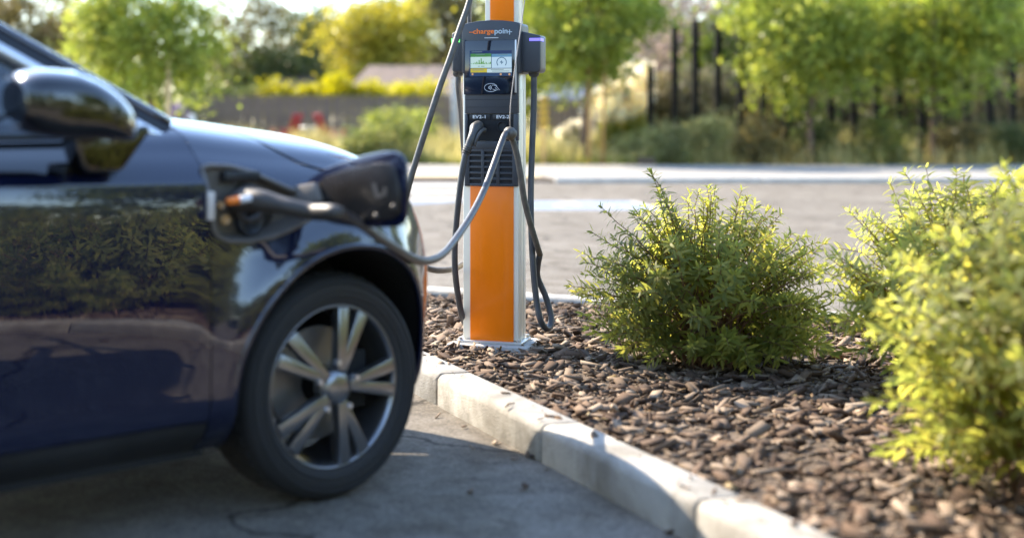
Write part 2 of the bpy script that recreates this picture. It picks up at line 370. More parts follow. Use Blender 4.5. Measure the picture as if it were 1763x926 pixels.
# ------------------------------------------------------------------ charging station
SR, SX, SY = R(20), .68, 6.49
sc_, ss_ = math.cos(SR), math.sin(SR)
def SL(px, py, ly=0.):
    q = (px - CX) / FPX
    lx = (q * (SY + ly * sc_) - SX - ly * ss_) / (sc_ + q * ss_)
    Y = SY - lx * ss_ + ly * sc_
    return lx, H - (py - CY) / FPX * Y
def SW(px, py, ly=0.):                                     # the same point in the world
    lx, z = SL(px, py, ly); return (SX + lx * sc_ + ly * ss_, SY - lx * ss_ + ly * sc_, z)
st = thing('charging_station', 'tall white and orange charging station with dark screen head, standing in the planting bed', 'charging station', (SX, SY, 0), -SR)
def pbox(name, px0, py0, px1, py1, y0, y1, m, bevel=0., parent=None, ref=0.):
    a, z1 = SL(px0, py0, ref); b, _ = SL(px1, py0, ref); _, z0 = SL((px0 + px1) / 2, py1, ref); _, z1 = SL((px0 + px1) / 2, py0, ref)
    return MB().box(a, b, y0, y1, z0, z1).build(name, m, parent or st, bevel=bevel)
xL, _ = SL(795.7, 300); xR, _ = SL(892, 300)
ztop = SL(845, 60)[1]
MB().box(xL - .06, xR + .06, -.07, .24, .05, .115).build('footing', M_CONC, st, bevel=.012)
MB().box(xL - .02, xR + .02, -.02, .19, .115, .127).build('base_plate', M_TRIM, st, bevel=.003)
for bx in (xL - .005, xR + .005):
    for by in (-.006, .175): MB().lathe([(0, .012), (.009, .012), (.011, 0)], 6, Matrix.Translation((bx, by, .127))).build('bolt', M_TRIM, st)
post = MB().box(xL, xR, .012, .165, .127, 1.43).build('post', M_WHITE, st, bevel=.006)
sg, _ = SL(892, 300)
for yy in (.055, .115): MB().box(sg - .001, sg + .0015, yy, yy + .006, .14, 1.30).build('side_groove', M_TRIM, st)
pbox('orange_panel', 809, 321, 883.5, 588, .006, .02, M_ORANGE, bevel=.001)
# mast above the head
mx0, _ = SL(835, 0, .07); mx1, _ = SL(893, 0, .07)
MB().box(mx0, mx1, .07, .16, 1.40, 2.55).build('mast', M_WHITE, st, bevel=.004)
ox0, _ = SL(844, 0, .066); ox1, _ = SL(884.5, 0, .066)
MB().box(ox0, ox1, .064, .075, 1.42, 2.50).build('mast_panel', M_ORANGE, st, bevel=.001)
MB().box(mx0 - .01, mx1 + .01, .06, .17, 2.55, 2.58).build('mast_cap', M_DARK, st, bevel=.006)
# head shell with an arched top
top = [(795.6, 46), (797.5, 42.8), (806, 40), (825, 36.6), (846, 35), (866, 35.6), (884, 37.6), (893.5, 39.5), (895.7, 43)]
poly = [SL(795.6, 127)] + [SL(*p) for p in top] + [SL(895.7, 127)]
MB().prism(poly, -.004, .175, 'y').build('head_shell', M_DARK, st, bevel=.006)
pbox('head_front', 800.3, 120, 892, 196, -.001, .03, M_DARK, bevel=.003)
pbox('cheek', 800.3, 196.4, 805, 243, -.001, .03, M_DARK, bevel=.002)
pbox('cheek', 884, 196.4, 892, 243, -.001, .03, M_DARK, bevel=.002)
pbox('socket_plate', 805.2, 196.4, 883.8, 243, .008, .03, M_DARK2)
gp = pbox('grille', 800.3, 243.4, 892, 320.5, .0085, .0115, M_BLACK)
for x0, x1 in ((800.3, 808.4), (828.4, 833.6), (854.8, 860.2), (882.2, 892)): pbox('grille_bar', x0, 257.8, x1, 320.5, -.0025, .0083, M_DARK, bevel=.001)
pbox('grille_header', 800.3, 243.4, 892, 257.6, -.003, .0083, M_DARK, bevel=.002)
for i in range(7):
    y0 = 256 + i * 10.05 if i else 257.7
    MB_ = pbox('slat', 808, y0 + (0 if not i else 0), 882.5, (y0 + 3.7) if i < 6 else 320.4, -.0012, .0081, M_DARK, bevel=.0008)
pbox('seam', 800.8, 171.5, 891.5, 172.3, -.0018, .0, M_BLACK)
pbox('seam', 800.8, 184.5, 891.5, 185.1, -.0018, .0, M_BLACK)
# screen
gl = pbox('screen', 801, 70, 888.5, 163, -.010, -.002, M_GLASS, bevel=.002)
pbox('screen_frame', 887.4, 69, 890.2, 160, -.013, -.002, M_TRIM, bevel=.001)
pbox('screen_frame', 799.8, 69, 801, 163, -.012, -.002, M_DARK, bevel=.0005)
disp = pbox('display', 809.6, 87.5, 882.4, 131.5, -.0106, -.0098, scr('display_navy', (.05, .10, .22), .22), parent=gl)
def dbox(name, a, b, c, d, m, lift=1): return pbox(name, a, b, c, d, -.0106 - .0003 * lift, -.0104, m, parent=gl)
dbox('title_bar', 810.5, 88.5, 881.5, 92.2, scr('display_title', (.03, .06, .2), .25))
dbox('tile_header', 811.1, 93, 846.5, 98.6, scr('display_green', (.10, .33, .10), .32))
dbox('tile_header', 847.5, 93.4, 881.8, 98.6, scr('display_blue', (.14, .33, .52), .38))
dbox('tile', 811.1, 98.6, 846.5, 117.6, scr('display_mint', (.62, .82, .76), .42))
dbox('tile', 847.5, 98.6, 881.8, 117.6, scr('display_pale_blue', (.58, .76, .88), .42))
dbox('status_strip', 811.1, 118.6, 839.5, 125.4, scr('display_yellow', (.62, .52, .06), .42))
dbox('status_strip', 839.5, 118.6, 881.8, 125.4, scr('display_pale', (.64, .78, .78), .42))
for x in (814.5, 863, 878):
    lx, lz = SL(x, 128.4); MB().lathe([(0, .0004), (.0052, .0004), (.0052, 0)], 14, Matrix.Translation((lx, -.0106, lz)) @ Matrix.Rotation(R(90), 4, 'X')).build('icon', scr('display_icon', (.75, .42, .2), .4), gl)
g = MB()
pts = [(812.5, 110), (816, 109.4), (819, 108.4), (820, 110.4), (822, 107), (824, 109), (826, 104), (827.5, 109), (829.5, 101), (831, 107.5), (833, 105.5), (835, 109), (838, 107.6), (840, 110), (843, 108.6), (845.5, 107)]
for i, (a, b) in enumerate(pts):
    lx, lz = SL(a, b); _, l0 = SL(a, 111); g.box(lx - .0022, lx + .0022, -.0114, -.0108, l0, max(lz, l0 + .001))
g.build('graph', scr('display_graph', (.16, .42, .10), .35), gl)
gx, gz = SL(864.6, 107.8)
g = MB(); an = np.linspace(R(-40), R(220), 22)
g.add([(gx + math.cos(a) * q, -.0112, gz + math.sin(a) * q) for q in (.0205, .0245) for a in an], [(i, i + 1, i + 23, i + 22) for i in range(21)])
s = .0105; g.add([(gx + u * s, -.0112, gz + v * s) for u, v in ((.15, 1), (-.9, -.15), (-.1, -.15), (-.25, -1), (.9, .2), (.1, .2))], [(0, 1, 2), (0, 2, 5), (5, 2, 3), (5, 3, 4)])
g.build('gauge', scr('display_gauge', (.12, .24, .36), .3), gl)
for a, b, wd in ((820, 93.9, 16), (852, 93.9, 0), (858, 94.4, 17), (813, 89.6, 18), (846, 120, 22), (848, 122.6, 30), (814, 120.6, 20), (824, 114.3, 3), (829, 114.3, 6)):
    if wd: dbox('caption', a, b, a + wd, b + 1.0, scr('display_caption', (.20, .30, .32), .35), 2)
# contactless symbol
sx, sz = SL(847.5, 151.3); g = MB()
def strokes(pts, wd=.0008, y=-.0112):
    P = [Vector(p) for p in pts]
    for a, b in zip(P, P[1:]):
        n = Vector((-(b - a).y, (b - a).x)).normalized() * wd
        g.add([(q.x, y, q.y) for q in (a + n, b + n, b - n, a - n)], [(0, 1, 2, 3)])
strokes([(sx - .004 + .031 * math.cos(a), sz + .019 * math.sin(a)) for a in np.linspace(R(20), R(325), 26)])
for k, rr in enumerate((.007, .0125, .018)):
    strokes([(sx - .022 + rr * 1.15 * math.cos(a), sz + rr * math.sin(a) * .85) for a in np.linspace(R(-42), R(42), 8)], .0010)
strokes([(sx + .002, sz + .010), (sx + .010, sz + .012), (sx + .022, sz + .006), (sx + .038, sz - .012)])
strokes([(sx + .016, sz), (sx + .024, sz - .008), (sx + .030, sz - .012)]); strokes([(sx + .004, sz - .007), (sx + .014, sz - .010), (sx + .022, sz - .015)])
g.build('contactless_symbol', M_PRINT, gl)
# lettering
def ptext(name, s, px0, px1, py0, py1, y, m, bold=0.):
    a, z1 = SL(px0, py0); b, z0 = SL(px1, py1)
    z1 = SL((px0 + px1) / 2, py0)[1]; z0 = SL((px0 + px1) / 2, py1)[1]
    return text_mesh(name, s, a, b, z0, z1, y, m, st, bold)
ptext('logo_text', 'charge', 815, 851.2, 50.2, 61.4, -.0042, M_LOGO1, .022)
ptext('logo_text', 'poin', 851.8, 874.4, 49.7, 61.4, -.0042, M_LOGO2, .022)
pbox('logo_bar', 808.4, 55.6, 815.6, 57, -.0054, -.003, M_LOGO1)
pbox('logo_bar', 872, 54.7, 882, 56.1, -.0054, -.003, M_LOGO2)
pbox('logo_bar', 876.9, 51.6, 878.5, 60.2, -.0058, -.003, M_LOGO2)
pbox('logo_underline', 834.5, 65.3, 858.5, 66.2, -.0052, -.003, M_PRINT)
for i, (x0, x1, t) in enumerate(((807.8, 843, 'EV2-1'), (848, 882.4, 'EV2-2'))):
    pbox('label_plate', x0, 197, x1, 206.6, .0055, .0085, M_BLACK, bevel=.0006)
    c0 = 813.6 if i == 0 else 854.4
    ptext('plate_text', t, c0, c0 + 21.8, 198.6, 204.2, .0053, M_PRINT, .012)
for px in (824, 864.5):
    lx, lz = SL(px, 218)
    Ms = Matrix.Translation((lx, .008, lz)) @ Matrix.Rotation(R(90), 4, 'X')
    MB().lathe([(.024, .0), (.026, .006), (.024, .011), (.020, .011), (.019, -.002)], 28, Ms).build('socket_ring', M_DARK2, st, smooth=True)
    MB().lathe([(0, .001), (.0195, .001)], 28, Ms).build('socket', M_BLACK, st)
# holsters
def holster(px0, px1, right):
    z1 = SL(px0, 55 if right else 58, .05)[1]; z1b = SL(px1, 62 if right else 53, .05)[1]; z0 = SL(px0, 125, .05)[1]
    a = SL(px0, 90, .05)[0]; b = SL(px1, 90, .05)[0]
    if right: pl = [(a - .02, z0), (b - .008, z0 - .002), (b, z0 + .012), (b, z1b), (a - .02, z1 + .004)]
    else: pl = [(a, z0 + .012), (a + .008, z0 - .002), (b + .02, z0), (b + .02, z1 + .022), (a, z1)]
    h = MB().prism(pl, .03, .155, 'y').build('holster', M_DARK, st, bevel=.008, seg=3)
    if right:
        la = SL(911.5, 66, .03)[0]; z_ = SL(920, 66, .03)[1]; zb = SL(920, 71, .03)[1]
        MB().box(la, b + .0008, .0285, .10, zb, z_).build('indicator_light', M_BLUEL, h)
        nx = SL(919, 128, .08)[0]
    else:
        z_ = SL(788, 67, .03)[1]; zb = SL(788, 73.2, .03)[1]; lb = SL(791.5, 70, .03)[0]
        MB().box(a - .0008, lb, .0285, .10, zb, z_).build('indicator_light', M_GREENL, h)
        nx = SL(788.5, 128, .08)[0]
    MB().lathe([(.026, .0), (.024, -.014), (.016, -.022)], 20, Matrix.Translation((nx, .08, z0 + .001))).build('cable_gland', M_DARK, h, smooth=True)
    return nx, z0 - .02
nr = holster(903, 932, True); nl = holster(779.5, 797, False)
def local_to_world(lx, ly, z): return (SX + lx * sc_ + ly * ss_, SY - lx * ss_ + ly * sc_, z)
# retractor boom on the mast (above the picture)
for s_, bx in ((-1, mx0), (1, mx1)):
    MB().tube([local_to_world(0, 0, 0)] * 0 + [(bx, .11, 2.42), (bx + s_ * .05, .05, 2.46), (bx + s_ * .08, -.02, 2.46)], .012, 8).build('boom', M_DARK, st, smooth=True)

# ------------------------------------------------------------------ car placement (needed for the cable)
T = R(40); ct, sn = math.cos(T), math.sin(T); WX, WY = 0.0, 4.2
def CLx(px, py, y=0.):                                     # photo point on the car's plane y = const -> car-local (x, z)
    q = (px - CX) / FPX; x = (WY * q + y * (sn + q * ct)) / (ct - q * sn)
    return x, H - (py - CY) / FPX * (WY + x * sn + y * ct)
def CP(px, py, y): x, z = CLx(px, py, y); return (x, y, z)
def CWd(x, y, z): return (WX + x * ct - y * sn, WY + x * sn + y * ct, z)

# ------------------------------------------------------------------ cables
# right cable: holster -> loop by the post -> ball clamp -> car
rc = thing('charging_cable', 'charging cable running from the clamp ball to the open port of the navy car', 'charging cable', (SX, SY, 0))
def world_part(mb, name, m, par, **k):
    mb.v = [(x - SX, y - SY, z) for x, y, z in mb.v]      # every cable has its base at the foot of the post
    return mb.build(name, m, par, **k)
pe = local_to_world(nr[0], .08, nr[1] + .02)
portc = CP(402, 348, .03)
plug_dir = Vector((-.10, -1, -.10)).normalized()
def along(d): p = Vector(portc) + plug_dir * d; return CWd(*p)
ph = [pe, W(919, 180, pe[1]), W(916, 260, 6.5), W(914, 330, 6.48), W(915, 400, 6.46), W(918, 460, 6.45), W(923, 512, 6.44), W(931, 552, 6.42), W(943, 566, 6.45), W(949, 548, 6.5), W(940, 512, 6.53), W(926, 478, 6.53), W(926, 456, 6.5)]
rend = W(929.5, 438, 6.47)
world_part(MB().tube(spline(ph + [rend], .015), .0145, 12), 'hose', M_CABLE, rc, smooth=True)
pd = [rend, W(925, 424, 6.42), W(914, 388, 6.38), W(903, 345, 6.35), W(896, 300, 6.33), W(889, 262, 6.32), W(882, 240, 6.31), W(874, 228, 6.28)]
world_part(MB().tube(spline(pd, .015), .0142, 12), 'hose', M_CABLE2, rc, smooth=True)
pq = [W(876, 229, 6.29), W(870, 231, 6.24), W(862, 250, 6.18), W(850, 284, 6.08), W(834, 326, 5.95), W(814, 366, 5.72), W(789, 405, 5.42), W(764, 436, 5.1), W(738, 449, 4.7), W(712, 445, 4.38), W(682, 428, 4.16), W(650, 407, 4.0), W(624, 388, 3.9), W(600, 374, 3.84)]
q2 = along(.30)
world_part(MB().tube(spline(pq + [W(578, 365, 3.77)], .015), .0142, 12), 'hose', M_CABLE, rc, smooth=True)
plugm = MB(); 
plug_pts = [CP(405, 346, .02), CP(425, 345, -.03), CP(450, 346, -.08), CP(475, 351, -.12), CP(505, 358, -.17), CP(540, 365, -.215)]
PWd = [CWd(*p) for p in plug_pts] + [W(578, 365.5, 3.765), W(592, 370, 3.82)]
plg = world_part(MB().tube(spline(PWd, .012), list(np.interp(np.linspace(0, 1, len(spline(PWd, .012))), [0, .12, .25, .36, .5, .7, .85, 1], [.033, .034, .032, .026, .022, .024, .020, .016])), 16), 'plug', M_PORT, rc, smooth=True)
# orange and white band on the plug
a_, b_, c_ = [Vector(CWd(*CP(*p))) for p in ((391, 347, -.062), (412, 344.5, -.07), (432, 341, -.08))]
for u, v, mm in ((a_, b_, mat('plug_orange', (.9, .22, .02), .5)), (b_, c_, mat('plug_white', (.75, .76, .78), .5))):
    world_part(MB().tube([u, u.lerp(v, .5), v], .0105, 10), 'plug_band', mm, plg, smooth=True)
# ball clamp and its retractor cord
bc = W(878, 230, 6.27)
ball = thing('clamp_ball', 'grey rubber clamp ball hanging on a thin retractor cord in front of the EV2-2 socket', 'cable clamp', bc)
MB().lathe([(.0005, -.030), (.016, -.027), (.027, -.016), (.032, 0), (.029, .014), (.018, .026), (.0005, .030)], 26, Matrix.Rotation(R(35), 4, 'Y')).build('ball', M_CABLE2, ball, smooth=True)
cordp = [(0, 0, .02)] + [tuple(Vector(W(*p)) - Vector(bc)) for p in ((879, 180, 6.27), (889, 100, 6.27), (898, 40, 6.29), (906, -20, 6.31), (921, -130, 6.35), (938, -260, 6.42))]
MB().tube(spline(cordp, .05), .0026, 6).build('cord', M_CORD, ball, smooth=True)
# left cable: plug parked in EV2-1, hose hanging down, back up to the left holster
lc = thing('charging_cable', 'charging cable with its plug parked in the EV2-1 socket, hanging left of the orange panel', 'charging cable', (SX, SY, 0))
pl0 = local_to_world(nl[0], .08, nl[1] + .02)
lp = [W(802.5, 262, 6.39), W(799.5, 275, 6.39), W(795, 300, 6.39), W(790, 340, 6.4), W(785.5, 385, 6.42), W(783, 425, 6.44), W(783.5, 465, 6.46), W(788, 505, 6.5), W(796, 545, 6.56), W(806, 562, 6.66), W(816, 545, 6.78), W(815, 480, 6.82), W(806, 360, 6.80), W(799, 260, 6.74), W(793.5, 190, 6.66), W(789, 150, pl0[1]), pl0]
world_part(MB().tube(spline(lp, .015), .0145, 12), 'hose', M_CABLE, lc, smooth=True)
pp = [SW(825, 218, .012), SW(823, 217, -.04), W(818, 222, 6.44), W(812.5, 236, 6.40), W(806.5, 252, 6.39), W(803, 262, 6.39)]
plug2 = world_part(MB().tube(spline(pp, .008), list(np.interp(np.linspace(0, 1, len(spline(pp, .008))), [0, .28, .42, .55, .8, 1], [.022, .025, .027, .020, .0175, .017])), 16), 'plug', M_PLUG, lc, smooth=True)
for k in range(4):
    p = Vector(W(806.3 - k * 1.35, 253 + k * 3.5, 6.39)); dr = Vector(W(802.5, 262, 6.39)) - Vector(W(806.5, 252, 6.39)); dr.normalize()
    world_part(MB().tube([p - dr * .003, p, p + dr * .003], [.019, .0215, .019], 14), 'ridge', M_PLUG, plug2, smooth=True)
p0, p1 = Vector(W(827, 222, 6.43)), Vector(W(818, 248, 6.40))
world_part(MB().tube(spline([W(834, 224, 6.45), W(829, 226, 6.41), W(822, 236, 6.39), W(816, 252, 6.39)], .01), [.012] * 2 + [.008] * (len(spline([W(834, 224, 6.45), W(829, 226, 6.41), W(822, 236, 6.39), W(816, 252, 6.39)], .01)) - 2), 10), 'latch_lever', M_PLUG, plug2, smooth=True)
# support cable hung from the mast, looping behind the car nose and back to the post
hc = thing('hanging_cable', 'grey cable slanting down from the mast past the left holster and behind the open flap', 'cable', (SX, SY, 0))
hp = [W(838, -160, 6.5), W(828, -90, 6.42), W(816, -30, 6.36), W(806, 10, 6.32), W(791, 52, 6.28), W(775, 100, 6.24), W(757, 150, 6.22), W(739, 205, 6.2), W(722, 258, 6.2), W(707, 308, 6.2), W(697, 350, 6.2), W(694, 395, 6.22), W(702, 432, 6.26), W(722, 455, 6.34), W(750, 465, 6.45), W(780, 463, 6.58), W(800, 453, 6.68), W(826, 440, 6.74)]
world_part(MB().tube(spline(hp, .015), [.0142] * len(spline(hp, .015)), 12), 'hose', M_CABLE2, hc, smooth=True)
hb = thing('hanging_cable', 'short dark cable dropping straight down behind the top left corner of the station head', 'cable', (SX, SY, 0))
hpb = [W(822, -150, 6.6), W(811, -60, 6.62), W(808.5, 0, 6.62), W(808, 40, 6.62), W(808, 90, 6.66)]
world_part(MB().tube(spline(hpb, .03), .0105, 10), 'hose', M_CABLE, hb, smooth=True)

# ------------------------------------------------------------------ car
car = thing('parked_car', 'dark navy car with open charge flap and a plug in its front wing', 'car', (WX, WY, 0), T)
YC = .92
XT = np.array([-3.4, -1.5, -.5, 0.0])
ROWS = [(.10, (.22, .22, .22, .22), .20, .66), (.035, (.30, .30, .30, .30), .28, .78), (.02, (.45, .45, .45, .45), .44, .82), (.0, (.65, .65, .65, .65), .60, .82),
        (.004, (.86, .86, .85, .83), .70, .79), (.012, (.98, .975, .96, .92), .79, .74), (.028, (1.02, 1.015, 1.0, .955), .84, .71), (.085, (1.07, 1.07, 1.06, 1.01), .885, .68),
        (.19, (1.12, 1.12, 1.135, 1.075), .925, .65), (.45, (1.14, 1.14, 1.185, 1.125), .955, .62), (.92, (1.16, 1.16, 1.205, 1.15), .97, .60)]
def rowpts(a):
    a = np.atleast_1d(np.asarray(a, float)); out = []
    th = np.clip(a, 0, 1) * math.pi / 2; s = np.sin(th); c = np.cos(th)
    for o, zs, zn, L in ROWS:
        taper = np.where(a < -2.2, .12 * ((-2.2 - np.minimum(a, -2.2)) / 1.2) ** 2, 0)
        x = np.where(a < 0, a, L * s); y = np.where(a < 0, o + taper * (1 - o / YC), YC - (YC - o) * c)
        z = np.interp(np.minimum(a, 0), XT, zs); z = z + (zn - z) * np.where(a > 0, .42 * s + .58 * s * s, 0)
        out.append(np.stack([x, y, z], -1))
    return np.stack(out, 1)                                 # (n, rows, 3)
def S(a, v):
    a = np.atleast_1d(np.asarray(a, float)); v = np.atleast_1d(np.asarray(v, float)); P = rowpts(a)
    i = np.clip(np.floor(v).astype(int), 0, 9); t = (v - i)[:, None]; n = np.arange(len(a))
    b, c = P[n, i], P[n, i + 1]; A = np.where((i > 0)[:, None], P[n, np.maximum(i - 1, 0)], 2 * b - c); D = np.where((i < 9)[:, None], P[n, np.minimum(i + 2, 10)], 2 * c - b)
    X = .5 * (2 * b + (c - A) * t + (2 * A - 5 * b + 4 * c - D) * t * t + (3 * b - A - 3 * c + D) * t ** 3)
    for wx in (0., -2.87):                                  # the wings swell round the wheel arches
        d = np.maximum(np.hypot(X[:, 0] - wx, X[:, 2] - .35) - .43, 0); X[:, 1] -= .042 * np.exp(-(d / .095) ** 2) * np.clip((.60 - (X[:, 0] - wx)) / .35, 0, 1) * np.clip((X[:, 2] - .2) / .15, 0, 1)
    return X
VV = np.linspace(0, 8, 161)
def vof(a, z):
    p = S(np.full_like(VV, a), VV)[:, 2]; return float(np.interp(z, p, VV))
def inpoly(P, poly):
    x, y = P[:, 0], P[:, 1]; c = np.zeros(len(P), bool); q = np.asarray(poly)
    for i in range(len(q)):
        (x1, y1), (x2, y2) = q[i], q[i - 1]
        if y1 == y2: continue
        c ^= ((y1 > y) != (y2 > y)) & (x < (x2 - x1) * (y - y1) / (y2 - y1) + x1)
    return c
def dens(poly, da=.025, dv=.15):
    out = []
    for i in range(len(poly)):
        a, b = poly[i], poly[(i + 1) % len(poly)]; n = max(1, int(max(abs(b[0] - a[0]) / da, abs(b[1] - a[1]) / dv)))
        for k in range(n): out.append((a[0] + (b[0] - a[0]) * k / n, a[1] + (b[1] - a[1]) * k / n))
    return out
def panel(name, outer, holes, m, da=.028, dv=.16, off=0., flip=False, parent=None):
    outer = dens(outer, da, dv); holes = [dens(h, da, dv) for h in holes]
    a0, a1 = min(p[0] for p in outer), max(p[0] for p in outer); v0, v1 = min(p[1] for p in outer), max(p[1] for p in outer)
    ga, gv = np.meshgrid(np.arange(a0, a1, da), np.arange(v0, v1, dv)); G = np.stack([ga.ravel(), gv.ravel()], -1)
    G += rng.uniform(-1e-5, 1e-5, G.shape)
    k = inpoly(G, outer)
    for h in holes: k &= ~inpoly(G, h)
    allb = np.array(outer + [p for h in holes for p in h]); G = G[k]
    if len(G):
        dmin = np.full(len(G), 9.)
        for p in allb: dmin = np.minimum(dmin, ((G[:, 0] - p[0]) / da) ** 2 + ((G[:, 1] - p[1]) / dv) ** 2)
        G = G[dmin > .2]
    pts = []; edges = []
    for lp_ in [outer] + holes:
        n = len(pts); pts += lp_; edges += [(n + i, n + (i + 1) % len(lp_)) for i in range(len(lp_))]
    pts += [tuple(p) for p in G]
    sc = da / dv
    r = delaunay_2d_cdt([Vector((p[0], p[1] * sc)) for p in pts], edges, [], 0, 1e-7)
    V = np.array([(v.x, v.y / sc) for v in r[0]]); F = np.array([f for f in r[2] if len(f) == 3]); cen = V[F].mean(1)
    k = inpoly(cen, outer)
    for h in holes: k &= ~inpoly(cen, h)
    F = F[k]; X = S(V[:, 0], V[:, 1])
    if off:
        e = 1e-3; n_ = np.cross(S(V[:, 0] + e, V[:, 1]) - X, S(V[:, 0], np.clip(V[:, 1] + e, 0, 9.999)) - X); n_ /= np.linalg.norm(n_, axis=1)[:, None] + 1e-12
        X = X + n_ * off
    if flip: X[:, 1] = 2 * YC - X[:, 1]
    o = arrays(name, X, F, m, parent or car, True); return o
# panel outlines in (a, v)
AR, AZ = .43, .35
def a_of(x): return x if x < 0 else math.asin(min(1, x / .825)) * 2 / math.pi
arch = []
th0 = math.asin((.215 - AZ) / AR)
for th in np.linspace(math.pi - th0, th0, 40):
    x, z = AR * math.cos(th), AZ + AR * math.sin(th); a = a_of(x); arch.append((a, max(0, vof(a, z))))
arch[0] = (arch[0][0], 0); arch[-1] = (arch[-1][0], 0)
hood_line = [(-.50, 9.2), (-.30, 9.12), (-.262, 8.95), (-.25, 8.5), (-.21, 7.86), (-.17, 7.48), (-.11, 7.06), (-.05, 6.87), (.1, 6.76), (.35, 6.72), (1.0, 6.7)]
AH = [-.45, -.4, -.35, -.3, -.28, -.265, -.255, -.245, -.23, -.21, -.19, -.17, -.14, -.11, -.08, -.05, -.02, .02, .06, .1, .15, .2, .25, .35, .45, .55]
hl = lambda a: float(np.interp(a, [p[0] for p in hood_line], [p[1] for p in hood_line]))
port_px = [(357, 296), (362, 289), (375, 286), (410, 288), (445, 297), (475, 313), (505, 328), (540, 346), (544, 356), (535, 372), (500, 392), (465, 407), (425, 416), (390, 415), (372, 407), (366, 395), (361, 340)]
port = []
for p in port_px: x, z = CLx(*p, .008); port.append((x, vof(x, z)))
AE = .60
fender_out = [(-.4985, 0)] + arch + [(AE, 0), (AE, hl(AE))] + [(a, hl(a) - .09) for a in reversed(AH)] + [(-.4985, 9.0)]
fd = panel('front_wing', fender_out, [port], M_PAINT)
panel('front_wing', fender_out, [], M_PAINT, .05, .3, flip=True)
for fl in (False, True):
    k = .028 if not fl else .06
    panel('door', [(-.5015, 1.14), (-.5015, 7.9), (-.56, 8.0), (-1.58, 8.0), (-1.60, 1.14)], [], M_PAINT, k, .16, flip=fl)
    panel('sill', [(-.503, 0), (-.503, 1.1), (-2.35, 1.1), (-2.35, 0)], [], M_SILL, .08, .16, flip=fl)
    panel('rear_quarter', [(-1.606, .55), (-1.606, 8.0), (-3.4, 8.0), (-3.4, 1), (-3.32, .8)] + [(-2.87 + .43 * math.cos(t), vof(-2.5, .35 + .43 * math.sin(t))) for t in np.linspace(R(10), R(168), 20)], [], M_PAINT, .06, .2, flip=fl)
    hd = [(.62, 5.2), (.80, 5.0), (.84, 5.6), (.62, 6.3), (.54, 6.2)]
    panel('front_bumper', [(AE + .004, 0), (1.0, 0), (1.0, 6.62), (AE + .004, 6.68)], [[(max(a, AE + .02), v) for a, v in hd]], M_PAINT, .03, .2, flip=fl)
    panel('headlight', [(max(a, AE + .022), v) for a, v in hd], [], M_CGLASS, .03, .2, flip=fl)
    panel('hood', [(-.495, 9.3)] + [(a, hl(a) + .07) for a in AH + [.7, .85, 1.0]] + [(1.0, 9.999), (-.495, 9.999)], [], M_PAINT, .03, .16, flip=fl)
panel('grille_opening', [(.82, 2.2), (1.0, 2.2), (1.0, 4.4), (.80, 4.2)], [], M_GLOSSB, .03, .2, off=.004); panel('grille_opening', [(.82, 2.2), (1.0, 2.2), (1.0, 4.4), (.80, 4.2)], [], M_GLOSSB, .03, .2, off=-.004, flip=True)
# dark inner shell behind the panel gaps and the openings
inner = MB()
inner.box(-3.2, -.46, .10, 2 * YC - .10, .20, 1.0); inner.box(-.46, .42, .50, 2 * YC - .50, .20, .98)
inner.build('underbody', M_LINER, car)
MB().add([(-.47, .30, 1.09), (-.47, 2 * YC - .30, 1.09), (.30, 2 * YC - .45, .99), (.30, .45, .99)], [(0, 1, 2, 3)]).build('hood_liner', M_LINER, car)
for a0, nm in ((-.5, 'gap_seal'), (-1.603, 'gap_seal')):
    vv = np.linspace(.3, 7.4 if a0 > -1 else 7.9, 40); e = .012; n = len(vv)
    A = S(np.full(n, a0 - e), vv) + (0, .012, -.002); B = S(np.full(n, a0 + e), vv) + (0, .012, -.002)
    arrays(nm, np.vstack([A, B]), np.array([(i, i + 1, n + i + 1, n + i) for i in range(n - 1)]), M_BLACK, car, True)
aa = np.concatenate([np.linspace(-.48, -.3, 10), np.linspace(-.29, 0, 50), np.linspace(.03, 1, 30)]); n = len(aa); hv = np.array([hl(a) for a in aa])
A = S(aa, hv - .22) + (0, .006, -.018); B = S(aa, hv + .22) + (0, .006, -.018)
arrays('hood_seal', np.vstack([A, B]), np.array([(i, i + 1, n + i + 1, n + i) for i in range(n - 1)]), M_BLACK, car, True)
# wheel-arch lips and liners
ap = np.array([S([a], [v])[0] for a, v in arch])
MB().tube([tuple(p + (0, .006, 0)) for p in ap], .011, 8).build('arch_lip', M_PAINT, car, smooth=True)
n = len(ap); q = ap.copy(); q[:, 1] = ap[:, 1] + .05; q2_ = ap.copy(); q2_[:, 0] *= 1.02; q2_[:, 2] = AZ + (ap[:, 2] - AZ) * 1.03; q2_[:, 1] = .46
arrays('wheel_liner', np.vstack([ap + (0, .004, 0), q, q2_]), np.array([(r * n + i, r * n + i + 1, (r + 1) * n + i + 1, (r + 1) * n + i) for r in range(2) for i in range(n - 1)]), M_LINER, car, True)
MB().add([(-.45, .46, .2), (.45, .46, .2), (.45, .46, .85), (-.45, .46, .85)], [(0, 1, 2, 3)]).build('wheel_well', M_LINER, car)
